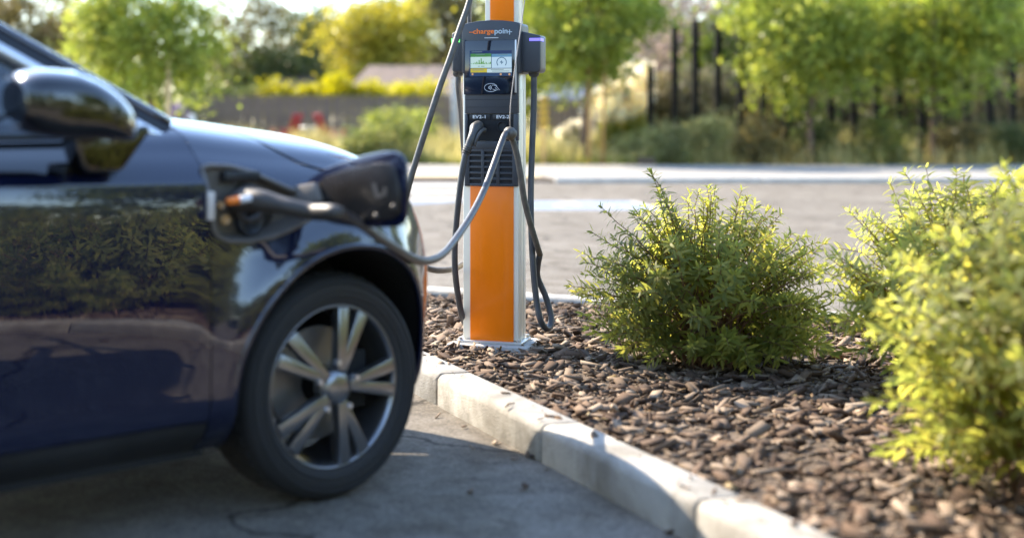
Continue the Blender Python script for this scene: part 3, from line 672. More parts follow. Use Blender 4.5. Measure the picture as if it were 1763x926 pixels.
# wheels
def wheel(x, y, flip=False):
    e = bpy.data.objects.new('wheel', None); COL.objects.link(e); e.parent = car; e.location = (x, y, .345); e.rotation_euler = (0, 0, math.pi if flip else 0)
    return e
w0 = wheel(0, .065)
Mx = Matrix.Rotation(R(90), 4, 'X')                        # lathe axis -> local -y (outboard)
MB().lathe([(.245, .0), (.262, .012), (.30, .016), (.328, .008), (.342, -.02), (.345, -.06), (.345, -.16), (.342, -.20), (.325, -.225), (.255, -.225)], 56, Mx).build('tyre', M_TYRE, w0, smooth=True)
tr = MB()
for k in range(48):
    a = 2 * math.pi * k / 48
    for yy in (.035, .085, .135):
        tr.box(-.012, .012, yy, yy + .04, .343, .3475, Matrix.Rotation(a + yy * .6, 4, 'Y'))
tr.build('tread', M_TYRE, w0)
MB().lathe([(.246, -.002), (.250, .004), (.243, .002), (.236, -.02), (.232, -.10), (.232, -.20)], 48, Mx).build('rim', M_RIM, w0, smooth=True)
for k in range(5):
    a = 2 * math.pi * k / 5; MB().lathe([(0, .022), (.009, .022), (.011, 0)], 6, Matrix.Translation((math.sin(a) * .075, -.002, math.cos(a) * .075)) @ Mx).build('wheel_nut', M_SILVER, w0)
for q_ in (.275, .292, .314): MB().lathe([(q_ - .002, .0135), (q_, .0185), (q_ + .002, .0135)], 56, Mx).build('sidewall_ring', M_TYRE, w0, smooth=True)
for k in range(5):
    sp_ = MB()
    for dlt in (-.17, .17):
        a = 2 * math.pi * k / 5 + .3; p0 = Vector((math.sin(a + dlt * .3) * .05, -.012, math.cos(a + dlt * .3) * .05)); p1 = Vector((math.sin(a + dlt) * .24, .0, math.cos(a + dlt) * .24))
        d = (p1 - p0); t_ = Vector((0, 1, 0)).cross(d).normalized()
        sp_.add([tuple(p + t_ * w_ + Vector((0, yy, 0))) for p, w_ in ((p0, .014), (p1, .022)) for w_ in (w_, -w_) for yy in (-.008, .03)],
                [(0, 1, 3, 2), (4, 6, 7, 5), (0, 4, 5, 1), (2, 3, 7, 6), (0, 2, 6, 4), (1, 5, 7, 3)])
    sp_.build('spoke', M_RIM, w0, bevel=.004)
MB().lathe([(0, .022), (.03, .022), (.055, .012), (.058, -.03)], 30, Mx).build('hub_cap', M_RIM, w0, smooth=True)
MB().lathe([(.06, -.09), (.175, -.09), (.175, -.11)], 40, Mx).build('brake_disc', mat('brake_steel', (.25, .24, .23), .4, metal=.8), w0)
MB().box(.10, .18, .06, .13, -.09, .09).build('brake_caliper', M_LINER, w0, bevel=.01)
for x, y, fl in ((-2.87, .065, False), (0, 2 * YC - .065, True), (-2.87, 2 * YC - .065, True)):
    e = wheel(x, y, fl)
    for ch in list(w0.children):
        c = ch.copy(); COL.objects.link(c); c.parent = e
# glasshouse
P0, P1 = Vector(CP(280, 200, .20)), Vector(CP(0, 43, .30)); sl = (P1 - P0) / (P0.x - P1.x)
ptop = P0 + sl * .80
roof = [Vector((ptop.x, ptop.y, ptop.z)), Vector((-1.7, .34, ptop.z + .05)), Vector((-2.5, .35, ptop.z + .02)), Vector((-3.1, .36, ptop.z - .12))]
def mir(p): return Vector((p[0], 2 * YC - p[1], p[2]))
base_c = Vector((P0.x + .16, YC, 1.15)); top_c = Vector((ptop.x + .10, YC, ptop.z + .04))
ws = MB(); nn = 13; rows_ = []
for k in range(9):
    t = k / 8; a = P0.lerp(ptop, t); c = base_c.lerp(top_c, t)
    for i in range(nn):
        u = i / (nn - 1) * 2 - 1; y = YC + u * (YC - a.y); x = c.x + (a.x - c.x) * u * u; z = c.z + (a.z - c.z) * u * u
        rows_.append((x, y, z))
ws.add(rows_, [(k * nn + i, k * nn + i + 1, (k + 1) * nn + i + 1, (k + 1) * nn + i) for k in range(8) for i in range(nn - 1)])
ws.build('windscreen', M_CGLASS, car, smooth=True)
rf = MB(); rr = []
for k, p in enumerate(roof):
    for i in range(nn):
        u = i / (nn - 1) * 2 - 1; rr.append((p.x + (.10 * (1 - u * u) if k == 0 else 0), YC + u * (YC - p.y), p.z + .04 * (1 - u * u)))
rr = rr + [(-3.42, YC + (i / (nn - 1) * 2 - 1) * .62, 1.10) for i in range(nn)]
rf.add(rr, [(k * nn + i, k * nn + i + 1, (k + 1) * nn + i + 1, (k + 1) * nn + i) for k in range(4) for i in range(nn - 1)])
rf.build('roof', M_PAINT, car, smooth=True)
rail = spline([tuple(P0 + sl * t) for t in (-.02, .25, .5, .75)] + [tuple(p) for p in roof[1:]] + [(-3.38, .40, 1.14)], .06)
n = len(rail)
def strip(name, off0, off1, m, par=car, sm=True):
    V = []
    for (x, y, z) in rail: V += [(x + off0[0], y + off0[1], z + off0[2]), (x + off1[0], y + off1[1], z + off1[2])]
    return arrays(name, np.array(V), np.array([(2 * i, 2 * i + 1, 2 * i + 3, 2 * i + 2) for i in range(n - 1)]), m, par, sm)
MB().tube([(x, y + .004, z - .012) for x, y, z in rail], .018, 10).build('roof_rail', M_PAINT, car, smooth=True)
strip('pillar_rubber', (-.004, -.012, -.020), (-.022, -.030, -.050), M_BLACK)
MB().tube([(x - .025, y - .033, z - .068) for x, y, z in rail], .021, 10).build('window_trim', M_SILVER, car, smooth=True)
strip('window_rubber', (-.030, -.036, -.085), (-.036, -.042, -.106), M_BLACK)
# side glass between the rail and the belt
belt_z = 1.112; V = []
for (x, y, z) in rail:
    zt, yt = z - .10, y - .040
    V += [(x - .034, yt, max(zt, belt_z - .02)), (x - .034, .125, belt_z - .02)]
arrays('side_window', np.array(V), np.array([(2 * i, 2 * i + 1, 2 * i + 3, 2 * i + 2) for i in range(n - 1)]), M_CGLASS, car, True)
V2 = [(a, 2 * YC - b, c) for a, b, c in V]; arrays('side_window', np.array(V2), np.array([(2 * i, 2 * i + 1, 2 * i + 3, 2 * i + 2) for i in range(n - 1)]), M_CGLASS, car, True)
MB().tube([(x, 2 * YC - y, z - .02) for x, y, z in rail], .03, 10).build('roof_rail', M_PAINT, car, smooth=True)
# black band on the door shoulder, put in for the mirror's dark reflection
panel('dark_reflection_band', [(CLx(200, 295, .03)[0], 6.12), (CLx(228, 240, .1)[0], 7.95), (-3.2, 7.95), (-3.2, 6.12)], [], M_GLOSSB, .04, .16, off=.003)
panel('sail_panel', [(-.5015, 8.0), (-.5015, 9.3), (-.62, 9.3), (-3.2, 8.9), (-3.2, 8.0)], [], M_PAINT, .06, .2)
MB().tube([(-3.2, .115, belt_z), (-2, .115, belt_z), (-.70, .115, belt_z)], .010, 8).build('window_seal', M_BLACK, car, smooth=True)
# mirror: housing, foot and glass
mir_e = bpy.data.objects.new('door_mirror', None); COL.objects.link(mir_e); mir_e.parent = car
mc = Vector(CP(114, 181, -.125)); mir_e.location = mc
nu, nv = 40, 24; Vm = []
for j in range(nv + 1):
    ph_ = -math.pi / 2 + math.pi * j / nv
    for i in range(nu):
        th = 2 * math.pi * i / nu
        def se(c, e): return math.copysign(abs(c) ** e, c)
        X_ = se(math.cos(ph_), .6) * se(math.cos(th), .62); Z_ = se(math.cos(ph_), .6) * se(math.sin(th), .66); Y_ = se(math.sin(ph_), .8)
        rx = .180 if X_ > 0 else .165
        x, y, z = X_ * rx, Y_ * .135, Z_ * (.086 - .030 * max(0, X_) - .018 * (Y_ > 0) * Y_)
        z -= .05 * max(0, X_) ** 2 + .012 * X_; x -= .03 * Y_ * Y_ * (1 if Y_ < 0 else 0) ; z += .006 * Y_
        Vm.append((x, y, z))
Fm = [(j * nu + i, j * nu + (i + 1) % nu, (j + 1) * nu + (i + 1) % nu, (j + 1) * nu + i) for j in range(nv) for i in range(nu)]
MB().add(Vm, Fm).build('mirror_housing', M_GLOSSB, mir_e, smooth=True)
MB().lathe([(0, 0), (.9, 0), (1, -.15)], 40, Matrix.Translation((-.162, .01, .0)) @ Matrix.Rotation(R(14), 4, 'Z') @ Matrix.Rotation(R(-90), 4, 'Y') @ Matrix.Diagonal((.062, .108, .02, 1))).build('mirror_glass', M_MIRR, mir_e, smooth=True)
wedge = [Vector(CP(px, py, .01)) - mc for px, py in ((118, 232), (180, 226), (244, 214), (250, 226), (236, 244), (204, 290), (192, 297), (142, 297), (132, 288), (124, 262))]
MB().prism([(p.x, p.z) for p in wedge], wedge[0].y - .035, wedge[0].y + .05, 'y').build('mirror_foot', M_GLOSSB, mir_e, bevel=.018, seg=3)
# charge port: recess with rim, socket and small parts
pr = bpy.data.objects.new('charge_port', None); COL.objects.link(pr); pr.parent = car
pts3 = S([p[0] for p in port], [p[1] for p in port]); n = len(pts3); cen3 = pts3.mean(0)
back = pts3.copy(); back[:, 0] = cen3[0] + (pts3[:, 0] - cen3[0]) * .86; back[:, 2] = cen3[2] + (pts3[:, 2] - cen3[2]) * .82; back[:, 1] = .060
MB().add(list(map(tuple, np.vstack([pts3 + (0, .001, 0), back]))), [(i, (i + 1) % n, n + (i + 1) % n, n + i) for i in range(n)] + [tuple(range(n, 2 * n))]).build('recess', M_PORT2, pr)
MB().tube([tuple(p - (0, .003, 0)) for p in np.vstack([pts3, pts3[:1]])], .0075, 8).build('recess_rim', M_PORT2, pr, smooth=True)
x, z0_ = CLx(362.5, 379, -.004); _, z1_ = CLx(362.5, 330, -.004)
MB().box(x - .010, x + .012, -.010, .004, z0_, z1_).build('reflection_strip', mat('pale_reflection', (.62, .57, .52), .35), pr, bevel=.003)  # pale strip standing in for a white reflection on the recess edge
def disc(px, py, y, r, m, nm, d=.02):
    x, z = CLx(px, py, y); return MB().lathe([(0, .004), (r * .7, .004), (r * .78, d), (r * .95, d), (r, d * .8), (r * 1.02, 0)], 28, Matrix.Translation((x, y, z)) @ Mx).build(nm, m, pr, smooth=True)
disc(420, 350, .055, .055, M_PORT, 'socket', .035); disc(424, 380, .055, .042, M_DARK, 'socket', .03)
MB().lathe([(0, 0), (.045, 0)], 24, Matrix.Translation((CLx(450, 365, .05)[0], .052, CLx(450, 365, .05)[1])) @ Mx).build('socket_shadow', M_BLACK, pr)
amber = mat('amber_plastic', (.55, .34, .15), .25)
disc(386, 378, .03, .014, amber, 'pin', .012); disc(378, 353, .03, .010, amber, 'pin', .012)
x, z = CLx(404, 304, .03); MB().box(x - .035, x + .09, .028, .056, z - .014, z + .014).build('vent_slot', M_BLACK, pr, bevel=.004)
# charge flap, hinged at the front edge and swung square to the body
fl_e = bpy.data.objects.new('charge_flap', None); COL.objects.link(fl_e); fl_e.parent = car
hx = CLx(524, 350, 0)[0]
def FL(px, py):
    q = (px - CX) / FPX; y = (hx * ct - q * (WY + hx * sn)) / (sn + q * ct); return y, H - (py - CY) / FPX * (WY + hx * sn + y * ct)
flap_px = [(522, 320), (533, 306), (556, 291), (590, 277), (625, 267), (656, 261), (678, 261), (690, 267), (697, 281), (700, 310), (700, 345), (698, 372), (692, 386), (680, 391), (645, 392), (605, 391), (570, 385), (540, 376), (524, 364)]
fo = [FL(*p) for p in flap_px]
MB().prism(fo, hx + .004, hx + .013, 'x').build('flap_skin', M_PAINT, fl_e, bevel=.004)
inn = [(540, 326), (560, 305), (600, 290), (642, 281), (670, 280), (681, 287), (687, 315), (690, 345), (689, 368), (675, 378), (640, 379), (595, 377), (556, 370), (541, 360)]
MB().prism([FL(*p) for p in inn], hx - .006, hx + .0035, 'x').build('flap_liner', M_FLAP, fl_e, bevel=.003)
arm = [FL(*p) for p in ((506, 322), (552, 314), (562, 345), (536, 352), (500, 350))]
MB().prism(arm, hx - .026, hx - .008, 'x').build('hinge_arm', mat('hinge_plastic', (.20, .18, .16), .5), fl_e, bevel=.004)
mk = MB()
for pl in ([(644, 316), (650, 315), (656, 338), (650, 341)], [(650, 335), (668, 330), (670, 336), (652, 342)], [(664, 322), (670, 326), (668, 338), (662, 334)]):
    mk.prism([FL(*p) for p in pl], hx - .0085, hx - .0065, 'x')
mk.build('moulded_marks', mat('pale_mark', (.11, .10, .09), .4), fl_e)
for p in ((651, 372), (681, 356)):
    y, z = FL(*p); MB().lathe([(0, .008), (.007, .006), (.009, 0)], 14, Matrix.Translation((hx - .006, y, z)) @ Matrix.Rotation(R(-90), 4, 'Y')).build('highlight_dot', M_PORT, fl_e, smooth=True)  # raised dots put in for the highlights on the flap liner

# ------------------------------------------------------------------ shrubs in focus
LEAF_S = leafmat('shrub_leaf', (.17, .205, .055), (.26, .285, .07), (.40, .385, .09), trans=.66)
M_STEM = mat('shrub_stem', (.17, .085, .045), .7, var=.3, vscale=30)
def shrub_mesh(seed, nshoot, targets, rad=(.46, .44, .56), zc=.34):
    r = np.random.default_rng(seed); SV = MB(); LV = []; LF = []; cnt = 0
    ends = [np.array(t) for t in targets]
    while len(ends) < nshoot:
        p = r.normal(size=3); p /= np.linalg.norm(p); p *= r.uniform(.35, 1.0) ** .45
        p = p * rad + (0, 0, zc)
        if p[2] < .06: continue
        ends.append(p)
    for k, e in enumerate(ends):
        # stem from base to end
        b = np.array([r.normal(0, .07), r.normal(0, .07), 0.0]); mid = b * .5 + e * .5 + np.array([e[0] * -.12, e[1] * -.12, .10 + .06 * r.random()])
        t = np.linspace(0, 1, 9)[:, None]; path = (1 - t) ** 2 * b + 2 * t * (1 - t) * mid + t * t * e
        path += r.normal(0, .006, path.shape) * t
        L = np.linalg.norm(np.diff(path, axis=0), axis=1).sum()
        if k % 3 == 0 or k < len(targets): SV.tube([tuple(p) for p in path], list(np.linspace(.006 if k % 3 == 0 else .0045, .0013, 9)), 5, cap=False)
        else: SV.tube([tuple(p) for p in path[5:]], list(np.linspace(.0026, .0012, 4)), 4, cap=False)
        seg = min(L * .8, r.uniform(.16, .30)); nl_ = int(seg / .0072); ang = r.uniform(0, 6.28)
        cum = np.concatenate([[0], np.cumsum(np.linalg.norm(np.diff(path, axis=0), axis=1))])
        for i in range(nl_):
            f = (i / nl_) ** 1.35; d = L - seg * f
            p = np.array([np.interp(d, cum, path[:, c]) for c in range(3)])
            p2 = np.array([np.interp(min(d + .02, L), cum, path[:, c]) for c in range(3)]) - np.array([np.interp(max(d - .02, 0), cum, path[:, c]) for c in range(3)])
            ax = p2 / (np.linalg.norm(p2) + 1e-9); ang += 2.4 + r.normal(0, .25)
            u = np.cross(ax, (0.3, .2, 1.)); u /= np.linalg.norm(u) + 1e-9; v = np.cross(ax, u)
            out = u * math.cos(ang) + v * math.sin(ang)
            lift = r.uniform(.05, .75) if f > .1 else r.uniform(.35, 1.6)
            dr = out + ax * lift; dr /= np.linalg.norm(dr)
            ln = (.036 + .022 * min(1, f * 4)) * r.uniform(.75, 1.25) * (1 if f < .8 else .8); wd = ln * r.uniform(.095, .135)
            side = np.cross(dr, ax); side /= np.linalg.norm(side) + 1e-9; nrm = np.cross(side, dr)
            cv = -nrm * np.sign(nrm[2] + .01) * ln * r.uniform(.08, .38)
            pts = [p, p + dr * ln * .30 + side * wd, p + dr * ln * .30 - side * wd, p + dr * ln * .68 + side * wd * .9 + cv * .5, p + dr * ln * .68 - side * wd * .9 + cv * .5, p + dr * ln + cv * 1.2]
            LV += pts; o = cnt * 6; LF += [(o, o + 2, o + 1), (o + 1, o + 2, o + 4), (o + 1, o + 4, o + 3), (o + 3, o + 4, o + 5)]; cnt += 1
    return SV, np.array(LV), np.array(LF)
SYb = 6.05; Sx = (1222 - CX) / FPX * SYb
def tgt(px, py, dy=0.): x, y, z = W(px, py, SYb + dy); return (x - Sx, dy, z - .085)
tg = [tgt(1119, 292), tgt(1122, 300, .03), tgt(1036, 354, -.05), tgt(1092, 364, .05), tgt(1142, 338, -.05), tgt(1150, 345, .1), tgt(1002, 436, -.05), tgt(1018, 404, .05), tgt(982, 490, -.08), tgt(990, 505, .0),
      tgt(1185, 346, .02), tgt(1070, 398, -.1), tgt(1060, 420, .1), tgt(1010, 450, -.15), tgt(1160, 370, -.15), tgt(1230, 330, .1), tgt(1290, 338, -.05), tgt(1340, 372, .05), tgt(1015, 520, -.2), tgt(1005, 470, .1)]
SVm, LVa, LFa = shrub_mesh(3, 350, tg, rad=(.57, .48, .52), zc=.27)
sh = thing('leafy_shrub', 'leafy narrow-leaved green shrub with one tall shoot, in focus right of the orange charging post', 'shrub', (Sx, SYb, .085), 0, 'shrubs planted in the kerbed bed')
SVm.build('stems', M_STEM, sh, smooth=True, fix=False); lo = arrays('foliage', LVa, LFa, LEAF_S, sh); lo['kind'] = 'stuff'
SV2, LV2, LF2 = shrub_mesh(11, 290, [], rad=(.50, .48, .50), zc=.30)
s2 = None
for i, (x, y, rz, sc, lb) in enumerate(((2.40, 5.45, .4, 1.15, 'rounded green shrub just right of the tall-shoot shrub'), (2.05, 3.85, 2.1, 1.25, 'wide green shrub at the right edge, close behind the kerb'), (2.15, 2.75, 3.9, 1.3, 'green shrub at the near right end of the bed'),
                          (2.45, 1.75, 5.1, 1.3, 'last green shrub of the bed, beside the viewer'), (3.55, 4.5, 1.2, 1.35, 'large green shrub at the back of the bed on the right'), (3.3, 2.9, .2, 1.45, 'large green shrub in the far right corner of the bed'), (3.5, 1.6, 2.6, 1.5, 'tallest green shrub, behind the last one of the bed'))):
    if s2 is None:
        s2 = thing('leafy_shrub', lb, 'shrub', (x, y, .085), rz, 'shrubs planted in the kerbed bed')
        SV2.build('stems', M_STEM, s2, smooth=True, fix=False); l2 = arrays('foliage', LV2, LF2, LEAF_S, s2); l2['kind'] = 'stuff'; o = s2
    else:
        o = copy_tree(s2); o['label'] = lb
    o.location = (x, y, .085); o.rotation_euler = (0, 0, rz); o.scale = (sc, sc, sc)

# ------------------------------------------------------------------ trees and planting in the background
def leafcloud(r, cen, rad, n, size, nclump, sig, hollow=.35, aspect=.55):
    cl = r.normal(size=(nclump, 3)); cl /= np.linalg.norm(cl, axis=1)[:, None]; cl *= (r.uniform(hollow ** 3, 1, nclump) ** (1 / 3))[:, None]
    cl = cl * np.array(rad) * r.uniform(.75, 1.1, (nclump, 1)) + cen
    cs = sig * r.uniform(.6, 1.4, nclump); w_ = r.integers(0, nclump, n)
    p = cl[w_] + r.normal(size=(n, 3)) * cs[w_][:, None] * (1, 1, .75)
    a = r.normal(size=(n, 3)); a[:, 2] = a[:, 2] * .8 - .3; a /= np.linalg.norm(a, axis=1)[:, None]
    b = np.cross(a, r.normal(size=(n, 3))); b /= np.linalg.norm(b, axis=1)[:, None] + 1e-9
    s = size * r.uniform(.6, 1.4, (n, 1)); c = np.cross(a, b) * s * .15
    V = np.stack([p, p + a * s * .5 + b * s * aspect * .5 + c, p + a * s, p + a * s * .5 - b * s * aspect * .5 + c], 1).reshape(-1, 3)
    F = np.arange(4 * n).reshape(n, 4)
    return V, F, cl
def tree(name, label, cat, px, Y, zc, rad, trunk_r, leaf_m, n=5000, size=.12, nclump=46, sig=.32, seed=1, group=None, hollow=.35, z0=0., lean=0., extra=None, aspect=.55, cast=None):
    x = (px - CX) / FPX * Y; r = np.random.default_rng(seed)
    e = thing(name, label, cat, (x, Y, z0), 0, group)
    V, F, cl = leafcloud(r, np.array((0, 0, zc - z0)), rad, n, size, nclump, sig, hollow, aspect)
    o = arrays('crown', V, F, leaf_m, e)
    tb = MB(); zb = zc - z0 - rad[2] * .75; ztop_ = zc - z0 + rad[2] * .5
    if trunk_r:
        tp_ = spline([(0, 0, 0), (lean * .3 + r.normal(0, .02), r.normal(0, .02), zb * .5), (lean * .6, 0, zb), (lean * .8, r.normal(0, .06), (zb + ztop_) / 2), (lean, 0, ztop_)], .25)
        tb.tube(tp_, list(np.linspace(trunk_r * 1.15, trunk_r * .25, len(tp_))), 8)
        for c in cl[:18]:
            t = r.uniform(.0, .8); s_ = Vector((lean * .7, 0, zb + (ztop_ - zb) * t)); c_ = Vector(c)
            tb.tube([s_, s_.lerp(c_, .5) + Vector((0, 0, .1)), c_], [trunk_r * .35, trunk_r * .22, trunk_r * .08], 5, cap=False)
        tb.build('trunk', M_BARK, e, smooth=True, fix=False)
    return e
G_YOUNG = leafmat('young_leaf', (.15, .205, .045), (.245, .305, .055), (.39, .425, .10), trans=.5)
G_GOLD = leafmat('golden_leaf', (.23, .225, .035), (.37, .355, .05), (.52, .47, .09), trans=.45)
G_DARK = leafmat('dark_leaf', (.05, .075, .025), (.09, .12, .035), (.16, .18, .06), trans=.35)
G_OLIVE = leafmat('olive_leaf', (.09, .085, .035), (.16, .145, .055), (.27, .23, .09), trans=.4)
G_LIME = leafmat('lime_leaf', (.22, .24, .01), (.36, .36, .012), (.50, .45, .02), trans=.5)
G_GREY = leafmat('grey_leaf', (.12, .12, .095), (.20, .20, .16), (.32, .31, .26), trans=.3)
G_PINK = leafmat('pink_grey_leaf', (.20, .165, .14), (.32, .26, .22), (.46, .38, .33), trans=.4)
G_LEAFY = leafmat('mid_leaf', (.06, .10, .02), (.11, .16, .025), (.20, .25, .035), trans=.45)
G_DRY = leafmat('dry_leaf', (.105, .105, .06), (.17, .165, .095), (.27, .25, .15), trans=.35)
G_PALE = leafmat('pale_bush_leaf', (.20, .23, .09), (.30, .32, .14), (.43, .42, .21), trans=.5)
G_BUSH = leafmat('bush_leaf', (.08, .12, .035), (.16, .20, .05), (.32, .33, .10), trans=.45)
YG = 'young staked trees by the sidewalk'
t1 = tree('young_tree', 'young bright green tree on a thin trunk behind the car windscreen', 'tree', 258, 33.6, 3.35, (1.95, 1.9, 1.85), .075, G_YOUNG, 12500, .15, 90, .30, 21, YG, z0=.05)
t2 = tree('young_tree', 'young bright green tree with brown trunk and two stakes right of the charging station', 'tree', 1001, 33.6, 3.62, (2.05, 1.9, 1.85), .085, G_YOUNG, 12500, .15, 95, .30, 22, YG, z0=.05, lean=.25)
t3 = tree('young_tree', 'young green tree half hidden behind the right holster of the station', 'tree', 908, 36.2, 2.9, (1.0, .9, 1.5), .05, G_YOUNG, 4500, .15, 40, .33, 23, YG, z0=.05)
def stake(px, Y, top_py, label, thick=.032, lean=0.):
    x, _, z = W(px, top_py, Y); e = MB().tube([(0, 0, 0), (lean / 2, 0, z / 2), (lean, 0, z - .05)], thick, 8).build('tree_stake', M_STAKE2 if thick > .05 else M_STAKE, smooth=True)
    e.location = (x, Y, .05); return tag(e, label, 'stake', 'wooden tree stakes')
stake(290, 32.7, 88, 'pale wooden stake beside the left young tree', .055)
stake(1014, 33.1, 110, 'wooden stake touching the trunk of the right young tree', .036)
stake(1038, 33.1, 60, 'thin wooden stake to the right of the right young tree', .034, .06)
BT = 'trees beyond the wooden fence'
def bt(label, px, Y, zc, rad, m, n, size, seed, hollow=.3, sig=.45): return tree('tall_tree', label, 'tree', px, Y, zc, rad, .15, m, n, size, 70, sig, seed, BT, hollow)
bt('olive brown tree at the far left above the car roof', 30, 50, 3.9, (2.7, 2.2, 2.6), G_OLIVE, 11000, .2, 31)
bt('grey green thin-leaved tree with pale sky showing through, left of the dark tree', 425, 60, 4.6, (2.2, 2, 2.6), G_OLIVE, 4200, .2, 32, .5, .36)
bt('dark green bushy tree left of the golden tree', 535, 66, 4.2, (1.9, 1.7, 3.0), G_DARK, 9500, .2, 33)
bt('golden yellow sunlit tree above the grey roof', 648, 54, 4.2, (2.0, 1.7, 1.9), G_GOLD, 10000, .19, 34)
bt('dark olive tree directly left of the charging station head', 765, 58, 4.5, (2.4, 1.9, 2.7), G_OLIVE, 10000, .2, 35)
bt('dark green tree low behind the grey roof', 735, 64, 3.3, (2.4, 1.9, 1.4), G_DARK, 8000, .2, 36)
bt('yellow green tree filling the gap behind the right young tree', 960, 60, 4.2, (3.0, 2.2, 3.2), G_YOUNG, 12000, .22, 37)
bt('sunlit green tree behind the right young tree, near the black posts', 1090, 56, 4.4, (2.6, 2, 3.0), G_LEAFY, 11000, .22, 38)
bt('dark tree low behind the left young tree', 170, 60, 3.4, (3.2, 2, 2.6), G_DARK, 9000, .22, 39)
bt('dark olive tree in the gap right of the left young tree', 372, 64, 3.0, (2.2, 2, 2.3), G_DARK, 7000, .22, 45)
bt('dark olive tree low between the grey green tree and the golden tree', 478, 59, 2.5, (2.3, 1.6, 1.5), G_DARK, 9000, .2, 56)
bt('tall olive tree behind the golden tree, in its upper gap', 600, 76, 4.2, (2.6, 2, 2.6), G_OLIVE, 6000, .24, 46)
bt('tall dark tree beyond the station, right of the olive tree', 850, 74, 5.0, (3.2, 2, 4.2), G_DARK, 9000, .26, 47)
bt('dark tree far behind the two right-hand green trees', 1030, 74, 5.0, (4.0, 2, 4.4), G_DARK, 10000, .28, 48)
bt('grey brown tree behind the tall black fence', 1190, 44, 3.0, (1.6, 1.2, 2.3), G_PINK, 9000, .16, 40)
bt('dense green tree behind the black fence, right of the grey brown tree', 1275, 43, 2.7, (1.7, 1.2, 2.3), G_LEAFY, 9000, .16, 51)
bt('olive tree beyond the black fence right of the dense green tree', 1390, 50, 3.6, (2.8, 2, 3.2), G_OLIVE, 11000, .2, 41)
bt('green tree at the right beyond the black fence', 1530, 47, 3.5, (2.8, 2, 3.1), G_LEAFY, 11000, .2, 42)
bt('dark green tree at the far right beyond the black fence', 1670, 50, 3.7, (2.9, 2, 3.4), G_DARK, 11000, .2, 43)
bt('golden tree in the top right corner', 1810, 48, 3.8, (2.4, 2, 3.2), G_GOLD, 9000, .2, 44)
bt('dark broad tree far behind the black fence', 1300, 74, 4.4, (5.0, 2, 4.4), G_DARK, 11000, .3, 52)
bt('second dark broad tree far behind the black fence', 1590, 74, 4.4, (5.0, 2, 4.4), G_DARK, 11000, .3, 53)
for i, px in enumerate((1125, 1180, 1240, 1310, 1385, 1460, 1540, 1620, 1700, 1780)):
    tree('vine_screen', 'dry grey brown climber screen behind the black posts, number %s from the left' % ('first second third fourth fifth sixth seventh eighth ninth tenth'.split()[i]), 'shrub', px, 37.5, 1.25, (.62, .3, 1.25), .02, G_DRY if i % 3 else G_OLIVE, 5200, .10, 40, .2, 140 + i, 'dry climbers behind the black fence', .1)
# shrubs
def bush(label, px, Y, zc, rad, m, n, seed, size=.1, group='bushes along the fence', sig=.16, name='garden_bush'):
    return tree(name, label, 'shrub', px, Y, zc, rad, 0.025, m, n, size, 30, sig, seed, group)
for i, (px, lb) in enumerate(((478, 'lime bush at the left end of the bright hedge'), (530, 'lime bush above the red chairs'), (582, 'tall lime bush in the middle of the bright hedge'), (636, 'lime bush below the golden tree'), (690, 'lime bush in front of the grey roof'), (742, 'lime bush nearest the pale post'))):
    bush(lb, px, 41.6, 1.72 + (.16 if i == 2 else -.06 * (i > 3)), (.55, .5, .55), G_LIME, 2300, 60 + i, .11, 'lime bushes behind the wooden fence')
for i, (px, lb) in enumerate(((350, 'dark bush behind the left end of the wooden fence'), (400, 'dark bush behind the fence, second from its left end'), (446, 'dark bush beside the lime hedge'))):
    bush(lb, px, 41.8, 1.65, (.6, .5, .5), G_DARK, 1900, 70 + i, .11, 'dark bushes behind the wooden fence')
bush('round dark green bush in the grass behind the open charge flap', 625, 33.6, .55, (.52, .45, .42), G_BUSH, 2600, 81, .085, 'bushes in the grass strip')
bush('green bush in the grass just left of the slanting cable', 690, 34.0, .62, (.50, .45, .5), G_BUSH, 2600, 82, .085, 'bushes in the grass strip')
bush('pale green tall bush in front of the fence by the slanting cable', 668, 37, 1.0, (.5, .4, .5), G_YOUNG, 1700, 83, .085, 'bushes in the grass strip')
bush('pale wispy bush in front of the fence near the pale post', 718, 37.6, .95, (.4, .35, .5), G_YOUNG, 1200, 84, .085, 'bushes in the grass strip')
bush('grey green bush at the foot of the black posts', 1150, 33.4, .58, (.50, .5, .5), G_PALE, 2400, 85, .085, 'bushes by the black fence')
bush('taller grey green bush by the black fence, right of the one at its end', 1222, 33.6, .70, (.6, .5, .6), G_PALE, 2600, 86, .085, 'bushes by the black fence')
bush('low pale bush in front of the pampas plumes', 1090, 34.4, .45, (.45, .4, .30), G_PALE, 1300, 87, .085, 'bushes by the black fence')
for i, px in enumerate((1300, 1400, 1520, 1640, 1750)):
    bush(('low olive bush', 'low dark bush', 'low green bush', 'broad olive bush', 'broad dark bush')[i] + ' along the sidewalk far right', px, 33.6 + .3 * (i % 2), .6, (.75, .5, .55), (G_OLIVE, G_DARK, G_BUSH)[i % 3], 2600, 90 + i, .09, 'bushes along the sidewalk far right')
pb = bush('small purple flowering bush behind the left tree stake', 309, 36, 1.25, (.14, .12, .30), leafmat('purple_petal', (.16, .09, .28), (.26, .16, .42), (.38, .28, .52), trans=.3), 700, 97, .07, None, .07)
bush('dark green bush behind the left tree stake', 276, 38.6, 1.0, (.6, .5, .9), G_DARK, 3000, 101, .1)
bush('dark green bush beside the left end of the wooden fence', 318, 39, 1.0, (.5, .4, .85), G_DARK, 2600, 102, .1)
bush('dark green bush under the left young tree', 225, 38.6, 1.0, (.8, .5, .9), G_DARK, 3200, 103, .1)
